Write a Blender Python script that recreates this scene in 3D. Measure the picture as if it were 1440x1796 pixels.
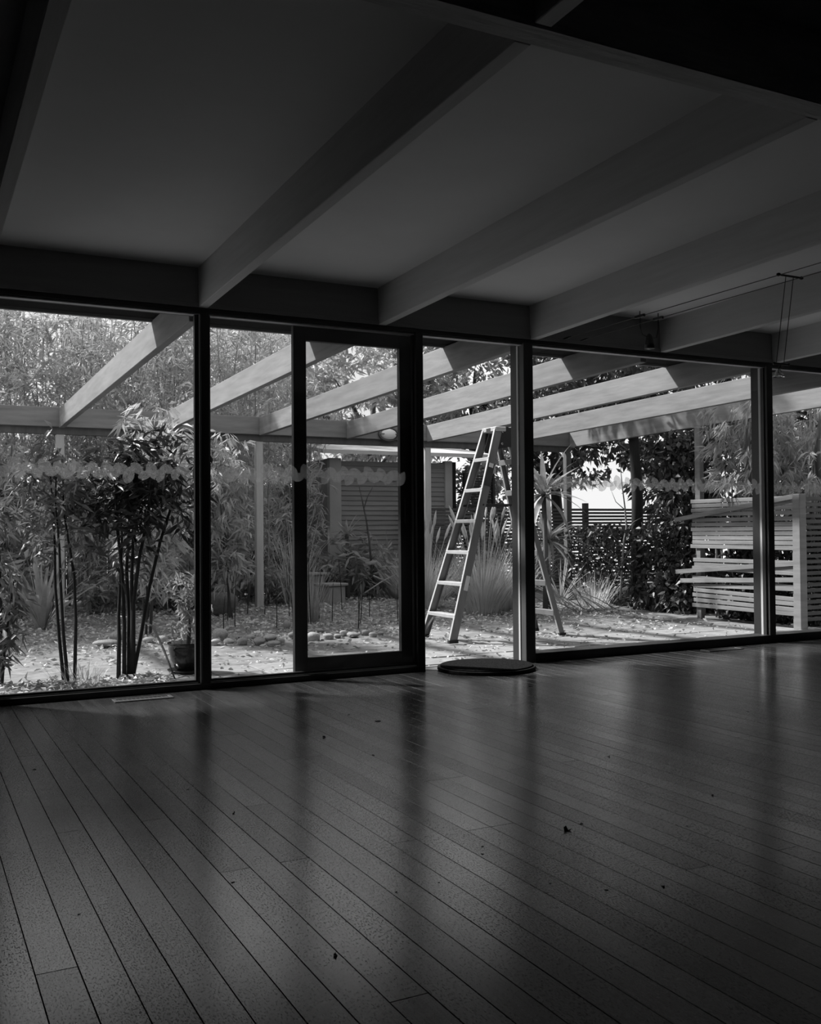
import bpy, math, random
import numpy as np
from mathutils import Vector, Matrix

for o in list(bpy.data.objects): bpy.data.objects.remove(o)
S = bpy.context.scene
COL = S.collection
random.seed(7); RNG = np.random.default_rng(11)

# ------------------------------------------------------------------ camera, sky, sun, exposure
F, CH = 1726.5, 0.95
yaw, pit, rol = (math.radians(a) for a in (27.168, 1.044, -0.465))
fwd = Vector((math.sin(yaw)*math.cos(pit), math.cos(yaw)*math.cos(pit), math.sin(pit)))
rgt = Vector((math.cos(yaw), -math.sin(yaw), 0)); upv = rgt.cross(fwd)
R2 = math.cos(rol)*rgt + math.sin(rol)*upv; U2 = -math.sin(rol)*rgt + math.cos(rol)*upv
cam_d = bpy.data.cameras.new('camera'); cam = bpy.data.objects.new('camera', cam_d); COL.objects.link(cam)
cam_d.sensor_fit = 'HORIZONTAL'; cam_d.sensor_width = 36; cam_d.lens = F/1440*36; cam_d.clip_start = 0.05; cam_d.clip_end = 300
m = Matrix.Identity(4)
for i in range(3): m[i][0], m[i][1], m[i][2] = R2[i], U2[i], -fwd[i]
m.translation = (0, 0, CH); cam.matrix_world = m
S.camera = cam

W = bpy.data.worlds.new('sky'); S.world = W; W.use_nodes = True
W.node_tree.nodes['Background'].inputs[0].default_value = (1, 1, 1, 1)
W.node_tree.nodes['Background'].inputs[1].default_value = 1.05

sd = bpy.data.lights.new('sun', 'SUN'); sd.energy = 8.5; sd.angle = math.radians(3.0)
sun = bpy.data.objects.new('sun', sd); COL.objects.link(sun)
sun.rotation_euler = Vector((0.55, -0.68, -0.85)).to_track_quat('-Z', 'Y').to_euler()

S.view_settings.view_transform = 'Standard'; S.view_settings.look = 'None'
S.view_settings.gamma = 1; S.view_settings.use_curve_mapping = False
S.view_settings.exposure = 0.0

def ray(x, y): return fwd + (x-720)/F*R2 - (y-898)/F*U2
O0 = Vector((0, 0, CH))
def onz(x, y, z): d = ray(x, y); return O0 + d*((z-CH)/d.z)
def ony(x, y, Y): d = ray(x, y); return O0 + d*(Y/d.y)
def onx(x, y, X): d = ray(x, y); return O0 + d*(X/d.x)

# ------------------------------------------------------------------ materials (all grey: the photograph is black and white)
MATS = {}
def nodes(name):
    m = bpy.data.materials.new(name); m.use_nodes = True; nt = m.node_tree
    MATS[name] = m
    return m, nt, nt.nodes['Principled BSDF'], nt.nodes['Material Output']
def N(nt, t, **k):
    n = nt.nodes.new(t)
    for a, b in k.items(): setattr(n, a, b)
    return n
def noise_col(nt, lo, hi, scale, stretch=(1,1,1), coord='Object', detail=6, rnd=0.0, p0=.3, p1=.7):
    if coord == 'World': src = N(nt, 'ShaderNodeNewGeometry').outputs['Position']
    else: src = N(nt, 'ShaderNodeTexCoord').outputs[coord]
    mp = N(nt, 'ShaderNodeMapping'); mp.inputs['Scale'].default_value = stretch
    nt.links.new(src, mp.inputs['Vector'])
    oi = N(nt, 'ShaderNodeObjectInfo')
    mul = N(nt, 'ShaderNodeMath', operation='MULTIPLY'); mul.inputs[1].default_value = 37.0
    nt.links.new(oi.outputs['Random'], mul.inputs[0]); 
    if rnd > 0: nt.links.new(mul.outputs[0], mp.inputs['Location'])
    nz = N(nt, 'ShaderNodeTexNoise'); nz.inputs['Scale'].default_value = scale; nz.inputs['Detail'].default_value = detail
    nz.inputs['Roughness'].default_value = .62
    nt.links.new(mp.outputs[0], nz.inputs['Vector'])
    rp = N(nt, 'ShaderNodeValToRGB'); rp.color_ramp.elements[0].position = p0; rp.color_ramp.elements[1].position = p1
    rp.color_ramp.elements[0].color = (lo, lo, lo, 1); rp.color_ramp.elements[1].color = (hi, hi, hi, 1)
    nt.links.new(nz.outputs['Fac'], rp.inputs[0])
    out = rp.outputs[0]
    if rnd > 0:
        mr = N(nt, 'ShaderNodeMapRange'); mr.inputs[3].default_value = 1-rnd; mr.inputs[4].default_value = 1+rnd
        nt.links.new(oi.outputs['Random'], mr.inputs[0])
        mx = N(nt, 'ShaderNodeMix', data_type='RGBA', blend_type='MULTIPLY'); mx.inputs[0].default_value = 1
        nt.links.new(out, mx.inputs[6]); nt.links.new(mr.outputs[0], mx.inputs[7]); out = mx.outputs[2]
    return out, nz.outputs['Fac']
def simple(name, lo, hi, rough=.6, scale=6, stretch=(1,1,1), coord='Object', rnd=0., bump=0., spec=.5, metal=0., detail=6):
    m, nt, b, o = nodes(name)
    c, f = noise_col(nt, lo, hi, scale, stretch, coord, detail, rnd)
    nt.links.new(c, b.inputs['Base Color']); b.inputs['Roughness'].default_value = rough
    b.inputs['Specular IOR Level'].default_value = spec; b.inputs['Metallic'].default_value = metal
    if bump:
        bp = N(nt, 'ShaderNodeBump'); bp.inputs['Strength'].default_value = bump; bp.inputs['Distance'].default_value = .01
        nt.links.new(f, bp.inputs['Height']); nt.links.new(bp.outputs[0], b.inputs['Normal'])
    return m
simple('plaster', .74, .78, .75, 3)
simple('beam_paint', .52, .60, .6, 5, (6, .4, 6), rnd=.06, bump=.15)
simple('girder_paint', .50, .62, .65, 9, (.6, 5, 5), bump=.4)
simple('header_paint', .26, .31, .6, 4, (.4, 5, 5))
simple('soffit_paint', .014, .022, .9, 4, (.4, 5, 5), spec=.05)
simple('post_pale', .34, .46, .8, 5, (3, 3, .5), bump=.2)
simple('dark_frame', .018, .03, .38, 12, (1, 1, .2), bump=.1)
simple('grey_post', .045, .07, .5, 8, (3, 3, .3), bump=.15)
simple('track_and_glint', .42, .55, .4, 8, (3, 3, .3))  # pale tracks, also the painted glint on head and post edges
simple('wall_paint', .035, .045, .7, 3)
simple('metal_vent', .10, .14, .4, 20, metal=.6)
simple('black', .008, .014, .6, 10)
simple('mat_fibre', .003, .035, 1.0, 120, bump=1.0, spec=.0)
simple('mat_rubber', .005, .009, .8, 30, spec=.2)
simple('cable', .015, .02, .4)
simple('chrome', .5, .6, .25, metal=.8)
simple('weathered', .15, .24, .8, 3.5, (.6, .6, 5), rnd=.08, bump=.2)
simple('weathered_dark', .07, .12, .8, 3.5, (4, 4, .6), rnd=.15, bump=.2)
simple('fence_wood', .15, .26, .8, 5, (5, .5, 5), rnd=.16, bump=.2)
simple('fence_grey_shade', .05, .10, .8, 5, (.5, 5, 5), rnd=.16, bump=.2)  # darker copy of the slat timber, shade put into its colour
simple('aluminium', .17, .24, .42, 6, (2, 2, .4), metal=.35)  # darker copy of the ladder metal for faces turned from the sun
simple('alu_sunlit', .50, .62, .35, 8, metal=.35)  # paler copy of the ladder metal, sunlight put into its colour
simple('label_dark', .02, .05, .5)
simple('label_white', .55, .7, .5)
simple('paver', .20, .31, .85, 9, rnd=.14, bump=.3)
simple('soil', .10, .28, .95, 7, coord='World', bump=.5, detail=10)
simple('far_ground', .45, .6, .9, .8, coord='World')
simple('stone', .24, .42, .85, 5, rnd=.25, bump=.4)
simple('rock_dark', .10, .17, .9, 5, bump=.5)
simple('bark_dark', .008, .02, .85, 20, (3, 3, .4), bump=.4)
simple('bark', .05, .12, .85, 14, (3, 3, .4), bump=.5)
simple('cane', .16, .30, .5, 4, (2, 2, 6), rnd=.3)
simple('pot_glaze', .012, .03, .15, 8)
simple('shed_board', .19, .25, .7, 4, (.5, 4, 6), rnd=.1)
simple('shed_trim', .30, .36, .7, 4)
simple('shed_roof', .45, .55, .6, 4)
simple('concrete', .24, .32, .85, 8, bump=.2)
simple('dry_leaf', .012, .06, .8, 12, rnd=.3)
simple('lamp_white', .7, .75, .3, 4)
simple('dry_stalk', .30, .48, .8, 4, rnd=.3)

def leaf_mat(name, lo, hi, trans, rough=.45, scale=2.5):
    m, nt, b, o = nodes(name)
    c, f = noise_col(nt, lo, hi, scale, detail=3, rnd=.1)
    nt.links.new(c, b.inputs['Base Color']); b.inputs['Roughness'].default_value = rough
    t = N(nt, 'ShaderNodeBsdfTranslucent'); nt.links.new(c, t.inputs['Color'])
    mx = N(nt, 'ShaderNodeMixShader'); mx.inputs[0].default_value = trans
    nt.links.new(b.outputs[0], mx.inputs[1]); nt.links.new(t.outputs[0], mx.inputs[2]); nt.links.new(mx.outputs[0], o.inputs[0])
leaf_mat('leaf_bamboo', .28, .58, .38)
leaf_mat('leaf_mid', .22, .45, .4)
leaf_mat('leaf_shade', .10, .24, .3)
leaf_mat('leaf_dark', .03, .07, .2)  # dark leaves; shade on the right-hand trees is put into this colour too
leaf_mat('leaf_weep', .26, .45, .35)
leaf_mat('leaf_blade', .22, .40, .3, .35, 4)
leaf_mat('leaf_grass', .40, .75, .4)
leaf_mat('litter', .25, .75, .1, .8, 9)

m, nt, b, o = nodes('glass')
tr = N(nt, 'ShaderNodeBsdfTransparent'); tr.inputs[0].default_value = (.97, .97, .97, 1)
gl = N(nt, 'ShaderNodeBsdfGlossy'); gl.inputs['Roughness'].default_value = .02
lw = N(nt, 'ShaderNodeLayerWeight'); pw = N(nt, 'ShaderNodeMath', operation='POWER'); pw.inputs[1].default_value = 5
nt.links.new(lw.outputs['Facing'], pw.inputs[0])
fr = N(nt, 'ShaderNodeMath', operation='MULTIPLY_ADD'); fr.inputs[1].default_value = .85; fr.inputs[2].default_value = .03
nt.links.new(pw.outputs[0], fr.inputs[0])
mx = N(nt, 'ShaderNodeMixShader'); nt.links.new(fr.outputs[0], mx.inputs[0]); nt.links.new(tr.outputs[0], mx.inputs[1]); nt.links.new(gl.outputs[0], mx.inputs[2])
nt.links.new(mx.outputs[0], o.inputs[0])
m, nt, b, o = nodes('frost')
c, f = noise_col(nt, .55, .9, 40, detail=2)
tr = N(nt, 'ShaderNodeBsdfTransparent'); df = N(nt, 'ShaderNodeBsdfDiffuse'); tl = N(nt, 'ShaderNodeBsdfTranslucent')
nt.links.new(c, df.inputs[0]); nt.links.new(c, tl.inputs[0])
m1 = N(nt, 'ShaderNodeMixShader'); m1.inputs[0].default_value = .75; nt.links.new(df.outputs[0], m1.inputs[1]); nt.links.new(tl.outputs[0], m1.inputs[2])
m2 = N(nt, 'ShaderNodeMixShader'); m2.inputs[0].default_value = .27; nt.links.new(tr.outputs[0], m2.inputs[1]); nt.links.new(m1.outputs[0], m2.inputs[2])
nt.links.new(m2.outputs[0], o.inputs[0])
m, nt, b, o = nodes('lamp_glass')
b.inputs['Base Color'].default_value = (.6, .6, .6, 1); b.inputs['Transmission Weight'].default_value = .8; b.inputs['Roughness'].default_value = .1

# polished, worn timber floor
m, nt, b, o = nodes('floor_wood')
c1, f1 = noise_col(nt, .018, .055, 5, (9, .55, 1), 'World', 9, .28)
c2, f2 = noise_col(nt, .12, 1.0, 190, (1.3, .5, 1), 'World', 3, 0, .34, .46)
c3, f3 = noise_col(nt, .55, 1.0, 1.6, (1, 1, 1), 'World', 4, 0, .35, .6)
mx = N(nt, 'ShaderNodeMix', data_type='RGBA', blend_type='MULTIPLY'); mx.inputs[0].default_value = .65
nt.links.new(c1, mx.inputs[6]); nt.links.new(c2, mx.inputs[7])
mx2 = N(nt, 'ShaderNodeMix', data_type='RGBA', blend_type='MULTIPLY'); mx2.inputs[0].default_value = .8
nt.links.new(mx.outputs[2], mx2.inputs[6]); nt.links.new(c3, mx2.inputs[7])
nt.links.new(mx2.outputs[2], b.inputs['Base Color'])
mr = N(nt, 'ShaderNodeMapRange'); mr.inputs[1].default_value = .3; mr.inputs[2].default_value = .7; mr.inputs[3].default_value = .27; mr.inputs[4].default_value = .19
nt.links.new(f3, mr.inputs[0])
mr2 = N(nt, 'ShaderNodeMapRange'); mr2.inputs[1].default_value = .30; mr2.inputs[2].default_value = .50; mr2.inputs[3].default_value = .10; mr2.inputs[4].default_value = 0
nt.links.new(f2, mr2.inputs[0]); sm_ = N(nt, 'ShaderNodeMath', operation='ADD'); nt.links.new(mr.outputs[0], sm_.inputs[0]); nt.links.new(mr2.outputs[0], sm_.inputs[1])
nt.links.new(sm_.outputs[0], b.inputs['Roughness'])
ad = N(nt, 'ShaderNodeMath', operation='MULTIPLY_ADD'); ad.inputs[1].default_value = .5
nt.links.new(f2, ad.inputs[0]); nt.links.new(f1, ad.inputs[2])
bp = N(nt, 'ShaderNodeBump'); bp.inputs['Strength'].default_value = .1; bp.inputs['Distance'].default_value = .003
nt.links.new(ad.outputs[0], bp.inputs['Height']); nt.links.new(bp.outputs[0], b.inputs['Normal'])
def mth(op, x, y, z=None):
    n = N(nt, 'ShaderNodeMath', operation=op)
    for i, v in enumerate((x, y, z)):
        if v is None: continue
        if isinstance(v, (int, float)): n.inputs[i].default_value = v
        else: nt.links.new(v, n.inputs[i])
    return n.outputs[0]
def rng_(x, a0, a1, b0, b1):
    n = N(nt, 'ShaderNodeMapRange'); nt.links.new(x, n.inputs[0])
    for i, v in enumerate((a0, a1, b0, b1)): n.inputs[i+1].default_value = v
    return n.outputs[0]
cw, fw = noise_col(nt, 0, 1, 1.3, (1, .6, 1), 'World', 5, .01, .4, .6)          # worn patches, shifted board by board
cg, fg = noise_col(nt, 0, 1, 14, (14, .5, 1), 'World', 8, .01, .3, .7)          # grain streaks
wear = rng_(fw, .42, .62, .15, 1.0)
fleck = rng_(f2, .36, .50, 0.0, 1.0)
gloss = mth('MULTIPLY_ADD', mth('SUBTRACT', fleck, 1.0), wear, 1.0)            # 1 where sound, 0 in worn flecks
oi2 = N(nt, 'ShaderNodeObjectInfo')
gloss = mth('MULTIPLY', gloss, rng_(oi2.outputs['Random'], 0, 1, .62, 1.0))
gloss = mth('MULTIPLY', gloss, rng_(fg, .3, .7, .72, 1.0))
nt.links.new(mth('MULTIPLY', gloss, .75), b.inputs['Coat Weight']); nt.links.new(mth('MULTIPLY_ADD', gloss, .7, .15), b.inputs['Specular IOR Level'])
b.inputs['Coat Roughness'].default_value = .19; b.inputs['Coat IOR'].default_value = 1.6

# ------------------------------------------------------------------ mesh helpers
class MB:
    def __init__(s): s.v = []; s.f = []
    def add(s, vs, fs):
        k = len(s.v); s.v += [tuple(v) for v in vs]; s.f += [tuple(i+k for i in f) for f in fs]; return s
    def box(s, x0, x1, y0, y1, z0, z1):
        return s.add([(x0,y0,z0),(x1,y0,z0),(x1,y1,z0),(x0,y1,z0),(x0,y0,z1),(x1,y0,z1),(x1,y1,z1),(x0,y1,z1)],
                     [(0,3,2,1),(4,5,6,7),(0,1,5,4),(1,2,6,5),(2,3,7,6),(3,0,4,7)])
    def bar(s, a, b, w, h, side=None):
        a, b = Vector(a), Vector(b); d = (b-a).normalized()
        sd = Vector(side) if side is not None else d.cross(Vector((0,0,1)))
        if sd.length < 1e-4: sd = Vector((1,0,0))
        sd = (sd - d*sd.dot(d)).normalized(); u = sd.cross(d)
        vs = [p + sd*i*w/2 + u*j*h/2 for p in (a, b) for i, j in ((-1,-1),(1,-1),(1,1),(-1,1))]
        return s.add(vs, [(3,2,1,0),(4,5,6,7),(0,1,5,4),(1,2,6,5),(2,3,7,6),(3,0,4,7)])
    def tube(s, pts, rad, n=6, cap=True):
        pts = [Vector(p) for p in pts]; k = len(pts)
        if not hasattr(rad, '__len__'): rad = [rad]*k
        vs = []
        for i, p in enumerate(pts):
            d = (pts[min(i+1, k-1)] - pts[max(i-1, 0)]).normalized()
            a = d.cross(Vector((0, 1, 0.13))).normalized(); c = d.cross(a)
            vs += [p + (a*math.cos(t) + c*math.sin(t))*rad[i] for t in (2*math.pi*j/n for j in range(n))]
        fs = [(i*n+j, i*n+(j+1)%n, (i+1)*n+(j+1)%n, (i+1)*n+j) for i in range(k-1) for j in range(n)]
        if cap: fs += [tuple(range(n-1, -1, -1)), tuple((k-1)*n+j for j in range(n))]
        return s.add(vs, fs)
    def lathe(s, prof, n=24, c=(0,0,0)):
        k = len(prof)
        vs = [(c[0]+r*math.cos(2*math.pi*j/n), c[1]+r*math.sin(2*math.pi*j/n), c[2]+z) for r, z in prof for j in range(n)]
        fs = [(i*n+j, i*n+(j+1)%n, (i+1)*n+(j+1)%n, (i+1)*n+j) for i in range(k-1) for j in range(n)]
        fs += [tuple(range(n-1, -1, -1)), tuple((k-1)*n+j for j in range(n))]
        return s.add(vs, fs)
    def mesh(s, name, mat, smooth=False):
        me = bpy.data.meshes.new(name); me.from_pydata(s.v, [], s.f); me.materials.append(MATS[mat])
        if smooth:
            for p in me.polygons: p.use_smooth = True
        me.update(); return me
    def build(s, name, mat, parent=None, bev=0, smooth=False, loc=None):
        o = bpy.data.objects.new(name, s.mesh(name, mat, smooth)); COL.objects.link(o)
        if parent: o.parent = parent
        if loc is not None: o.location = loc
        if bev:
            md = o.modifiers.new('bevel', 'BEVEL'); md.width = bev; md.segments = 1; md.limit_method = 'ANGLE'
        return o
def tag(o, label=None, cat=None, group=None, kind=None):
    if label: o['label'] = label
    if cat: o['category'] = cat
    if group: o['group'] = group
    if kind: o['kind'] = kind
    return o
def empty(name, loc=(0,0,0), rz=0, label=None, cat=None, group=None, kind=None):
    o = bpy.data.objects.new(name, None); COL.objects.link(o); o.location = loc; o.rotation_euler = (0, 0, rz); o.empty_display_size = .1
    return tag(o, label, cat, group, kind)
def copy_tree(o, parent=None):
    c = o.copy(); COL.objects.link(c); c.parent = parent
    for ch in list(o.children): copy_tree(ch, c)
    return c
def inst(name, me, parent, loc=(0,0,0), rot=(0,0,0), sc=(1,1,1)):
    o = bpy.data.objects.new(name, me); COL.objects.link(o); o.parent = parent; o.location = loc; o.rotation_euler = rot; o.scale = sc
    return o
def place(root, loc, rz=0, sc=1.0):
    root.location = loc; root.rotation_euler = (0, 0, rz); root.scale = (sc, sc, sc); return root

def leaves_mesh(name, P, D, L, Wd, mat, rng, fold=.25, droop=.15):
    P = np.asarray(P, float); D = np.asarray(D, float); n = len(P)
    D = D/np.linalg.norm(D, axis=1, keepdims=True)
    r = rng.normal(size=(n, 3)); Sd = np.cross(D, r); Sd /= np.linalg.norm(Sd, axis=1, keepdims=True)
    Nn = np.cross(Sd, D); L = np.broadcast_to(L, n)[:, None]; Wd = np.broadcast_to(Wd, n)[:, None]
    mid = P + D*L*.42; tip = P + D*L; tip[:, 2] -= (L[:, 0]*droop)
    V = np.stack([P, mid + Sd*Wd/2 + Nn*Wd*fold, mid - Sd*Wd/2 + Nn*Wd*fold, mid, tip], 1).reshape(-1, 3)
    base = (np.arange(n)*5)[:, None]
    T = np.concatenate([base + np.array(t) for t in ((0,3,1), (0,2,3), (1,3,4), (3,2,4))], 0)
    me = bpy.data.meshes.new(name)
    me.vertices.add(len(V)); me.vertices.foreach_set('co', V.ravel())
    me.loops.add(T.size); me.loops.foreach_set('vertex_index', T.ravel().astype(np.int32))
    me.polygons.add(len(T)); me.polygons.foreach_set('loop_start', np.arange(0, T.size, 3, dtype=np.int32))
    me.materials.append(MATS[mat]); me.update(calc_edges=True); me.validate()
    return me
# solid things outside that leaves grow round, not through (x0, x1, y0, y1, z0, z1)
SOLID = [(8.79, 8.87, 6.0, 12.0, 2.12, 2.52), (-1.2, 8.87, 11.94, 12.06, 2.08, 2.42), (8.78, 8.89, 9.23, 9.36, -.3, 2.3), (8.77, 8.89, 11.98, 12.1, -.3, 2.2),
         (1.54, 1.66, 11.98, 12.1, -.3, 2.2), (3.95, 4.07, 11.98, 12.1, -.3, 2.2), (6.38, 6.5, 11.98, 12.1, -.3, 2.2),
         (5.68, 8.02, 13.75, 15.42, -.3, 2.08), (5.48, 8.52, 13.53, 15.62, 2.06, 2.5), (8.38, 8.53, 7.35, 9.06, -.3, 1.3), (8.38, 11.3, 7.42, 7.56, -.3, 1.33),
         (6.85, 12.3, 13.47, 13.6, -.3, 1.4), (7.98, 8.6, 13.66, 13.74, -.3, 1.9), (-5, 5.75, 16.57, 16.66, -.3, 1.8)]
def clear(P, D, L, off, droop=.15):
    D = D/np.linalg.norm(D, axis=1, keepdims=True); L = np.broadcast_to(L, len(P)); ok = np.ones(len(P), bool)
    for t in np.linspace(0, 1, 9):
        Q = P + D*(L*t)[:, None] + np.asarray(off, float); Q[:, 2] -= L*droop*t
        for b in SOLID:
            ok &= ~((Q[:, 0] > b[0]-.015) & (Q[:, 0] < b[1]+.015) & (Q[:, 1] > b[2]-.015) & (Q[:, 1] < b[3]+.015) & (Q[:, 2] > b[4]-.015) & (Q[:, 2] < b[5]+.015))
    return ok
def sprays(C, per, rng, down=.5, spread=1.0, jit=.04, outward=None):
    n = len(C); P = np.repeat(np.asarray(C), per, 0) + rng.normal(size=(n*per, 3))*jit
    main = rng.normal(size=(n, 3)); main[:, 2] = main[:, 2]*.4
    if outward is not None: main = main*.5 + outward
    D = np.repeat(main, per, 0) + rng.normal(size=(n*per, 3))*spread*.7; D[:, 2] -= down
    return P, D

# ------------------------------------------------------------------ room: floor
YW = 5.906; TR = math.tan(math.radians(1.034)); GZ = -0.15
XL, XR, YB = -1.06, 8.75, -2.4
def cz(y, z0): return z0 - (y-YW)*TR
floor = MB().box(XL, XR, YB, 5.95, -.12, -.021).build('floor', 'black')
tag(floor, 'dark worn polished timber strip floor of the empty room', 'floor', kind='structure')
BW = .0884
bmesh_ = {}
def board_mesh(L):
    if L not in bmesh_:
        g, c = .0006, .0010; h0, h1 = -.02, 0.0
        x0, x1, y0, y1 = -BW/2+g, BW/2-g, -L/2+g, L/2-g
        mb = MB().add([(x0,y0,h0),(x1,y0,h0),(x1,y1,h0),(x0,y1,h0),(x0,y0,h1-c),(x1,y0,h1-c),(x1,y1,h1-c),(x0,y1,h1-c),
                       (x0+c,y0+c,h1),(x1-c,y0+c,h1),(x1-c,y1-c,h1),(x0+c,y1-c,h1)],
                      [(0,3,2,1),(0,1,5,4),(1,2,6,5),(2,3,7,6),(3,0,4,7),(4,5,9,8),(5,6,10,9),(6,7,11,10),(7,4,8,11),(8,9,10,11)])
        bmesh_[L] = mb.mesh('board', 'floor_wood')
    return bmesh_[L]
rr = random.Random(3); nb = 0
known = {2: 2.27+.0, 3: 1.88, 9: 1.8}
i0 = math.floor((XL-.072)/BW)
for i in range(i0+1, int((XR-.072)/BW)):
    x = .072 + (i+.5)*BW
    cuts = [YB, 5.86]
    c = known.get(i, None)
    if c is None: c = rr.choice([.9, 1.5, 2.1, 2.7, 3.3, 3.9, 4.5])
    cuts.append(c)
    if rr.random() < .35 and abs(c-4.5) > .8 and i > 0: cuts.append(4.5)
    cuts.sort()
    for a, bb in zip(cuts[:-1], cuts[1:]):
        L = round(bb-a, 3)
        inst('board', board_mesh(L), floor, (x, (a+bb)/2, random.uniform(-.0004, .0002))); nb += 1

# ceiling slab (raked), beams and girder
def slab(y0, y1, z0, th, x0, x1, mb=None):
    mb = mb or MB()
    return mb.add([(x0,y0,cz(y0,z0)),(x1,y0,cz(y0,z0)),(x1,y1,cz(y1,z0)),(x0,y1,cz(y1,z0)),
                   (x0,y0,cz(y0,z0)+th),(x1,y0,cz(y0,z0)+th),(x1,y1,cz(y1,z0)+th),(x0,y1,cz(y1,z0)+th)],
                  [(0,3,2,1),(4,5,6,7),(0,1,5,4),(1,2,6,5),(2,3,7,6),(3,0,4,7)])
ceiling = slab(YB, 5.9, 2.551, .12, XL, XR).build('ceiling', 'plaster')
tag(ceiling, 'flat painted ceiling lining between the exposed beams', 'ceiling', kind='structure')
BX = [.335] + [1.578+1.2035*k for k in range(0, 6)]
for x in [-.86] + BX:
    slab(2.385, 5.868, 2.308, .246, x, x+.058).build('beam', 'beam_paint', ceiling, bev=.003)
    slab(YB+.02, 2.285, 2.312, .243, x, x+.058).build('beam', 'beam_paint', ceiling, bev=.003)
gird = slab(2.29, 2.385, 2.308, .247, XL, XR).build('girder', 'girder_paint', ceiling, bev=.004)

# walls that close the room
def wall(name, label, *b): return tag(MB().box(*b).build(name, 'wall_paint'), label, 'wall', kind='structure')
wall('wall_left', 'plain dark painted wall to the left of the glazing', XL-.12, XL, YB-.12, 5.95, -.12, 2.85)
wall('wall_right', 'plain dark painted wall at the far end past the windows', XR, XR+.12, YB-.12, 5.95, -.12, 2.85)
wall('wall_back', 'plain dark painted wall behind the viewer', XL-.12, XR+.12, YB-.12, YB, -.12, 2.85)

# glazed front wall: header boards, posts, sill
wf = empty('wall_front', (0, YW, 0), label='dark timber post and header framing of the glazed garden wall', cat='wall', kind='structure')
def wpart(name, mat, b, bev=.002):
    x0, x1, y0, y1, z0, z1 = b
    return MB().box(x0, x1, y0-YW, y1-YW, z0, z1).build(name, mat, wf, bev=bev)
edges = [XL] + [v for x in [-.86]+BX for v in (x, x+.058)] + [XR]
for k in range(0, len(edges)-1, 2):
    wpart('header_board', 'header_paint', (edges[k], edges[k+1], 5.868, 5.91, 2.335, 2.553))
wpart('header_light_stop', 'header_paint', (XL, XR, 5.911, 5.94, 2.309, 2.60))  # added behind the boards to stop light leaking past the beams
wpart('wall_light_block', 'wall_paint', (XL, .43, 5.87, 5.98, -.05, 2.309))  # unseen solid panel, added to keep light off the left bays
wpart('header_ledge', 'header_paint', (XL, XR, 5.855, 5.93, 2.309, 2.335))
wpart('head_frame', 'dark_frame', (XL, XR, 5.87, 6.0, 2.279, 2.309))
wpart('head_glint', 'track_and_glint', (XL, XR, 5.885, 5.93, 2.268, 2.279))  # pale strip painting the reflection along the glass edge
wpart('sill', 'dark_frame', (.43, 3.075, 5.862, 6.04, -.06, .035))
wpart('sill_track', 'track_and_glint', (.43, 3.075, 5.885, 5.892, .035, .043))
wpart('sill_track', 'track_and_glint', (.43, 3.075, 5.935, 5.942, .035, .043))
wpart('threshold', 'weathered', (3.115, 3.89, 5.862, 6.06, -.06, .0))
wpart('threshold_track', 'dark_frame', (3.115, 3.89, 6.0, 6.03, -.004, .0015))
wpart('sill', 'dark_frame', (4.01, XR, 5.862, 6.02, -.06, .062))
for (x0, x1, kind) in [(1.572, 1.644, 0), (3.06, 3.116, 1), (3.928, 4.008, 2), (6.325, 6.392, 2), (8.55, 8.62, 2)]:
    if kind == 0:
        wpart('post', 'dark_frame', (x0+.02, x1, 5.865, 5.99, -.04, 2.285), .003)
        wpart('post_bead', 'track_and_glint', (x0+.012, x0+.02, 5.875, 5.92, .03, 2.27))  # pale bead, with the highlight on the post edge in its colour
        wpart('post_bead', 'dark_frame', (x0, x0+.012, 5.885, 5.95, .03, 2.27))
    elif kind == 1:
        wpart('post', 'dark_frame', (x0, x1, 5.865, 5.99, -.04, 2.285), .003)
    else:
        wpart('post', 'grey_post', (x0, x1, 5.865, 5.93, -.04, 2.285), .003)
        wpart('post_bead', 'track_and_glint', (x0-.006, x1-.01, 5.931, 5.955, .005, 2.27))  # pale bead, its lit face put into the colour
        wpart('post_jamb', 'dark_frame', (x0, x1, 5.956, 6.04, .005, 2.285))

# leaf shaped sticker
def sticker_mesh():
    n = 9; vs = []; fs = []
    for i in range(n):
        t = i/(n-1); w = .030*math.sin(math.pi*t**.85)**.8 + .0008
        vs += [((t-.5)*.105, 0, w), ((t-.5)*.105, 0, -w)]
    for i in range(n-1): fs.append((2*i, 2*i+2, 2*i+3, 2*i+1))
    k = len(vs); vs += [(x, -.0006, z) for x, y, z in vs]
    fs += [tuple(k+q for q in reversed(f)) for f in fs[:n-1]]
    return MB().add(vs, fs).mesh('leaf_sticker', 'frost')
ST = sticker_mesh()
rs = random.Random(5)
def frieze(parent, x0, x1, y, z):
    x = x0+.062; k = 0
    while x < x1-.06:
        up = 1 if k % 2 else -1
        a = up*(1.0 + rs.uniform(-.3, .3)) if k % 3 else up*.35
        o = inst('leaf_sticker', ST, parent, (x, y-YW, z + up*.012 + rs.uniform(-.008, .008)), (0, a, 0), (rs.uniform(.85, 1.15),)*3)
        x += rs.uniform(.036, .052); k += 1
def window(n, x0, x1, label, zf, stick=True):
    w = empty(f'window_{n}', (0, YW, 0), label=label, cat='window', kind='structure')
    MB().box(x0, x1, -.004, .002, .03, 2.275).build('pane', 'glass', w)
    for b in ((x0, x0+.012, .03, 2.275), (x1-.012, x1, .03, 2.275)):
        MB().box(b[0], b[1], -.014, .016, b[2], b[3]).build('frame', 'dark_frame', w)
    MB().box(x0+.012, x1-.012, -.014, .016, .03, .055).build('frame', 'dark_frame', w)
    if stick: frieze(w, x0, x1, YW-.0065, zf)
    return w
window(1, .43, 1.572, 'wide fixed window of clear glass with leaf frieze beside shrubs', 1.308)
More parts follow.
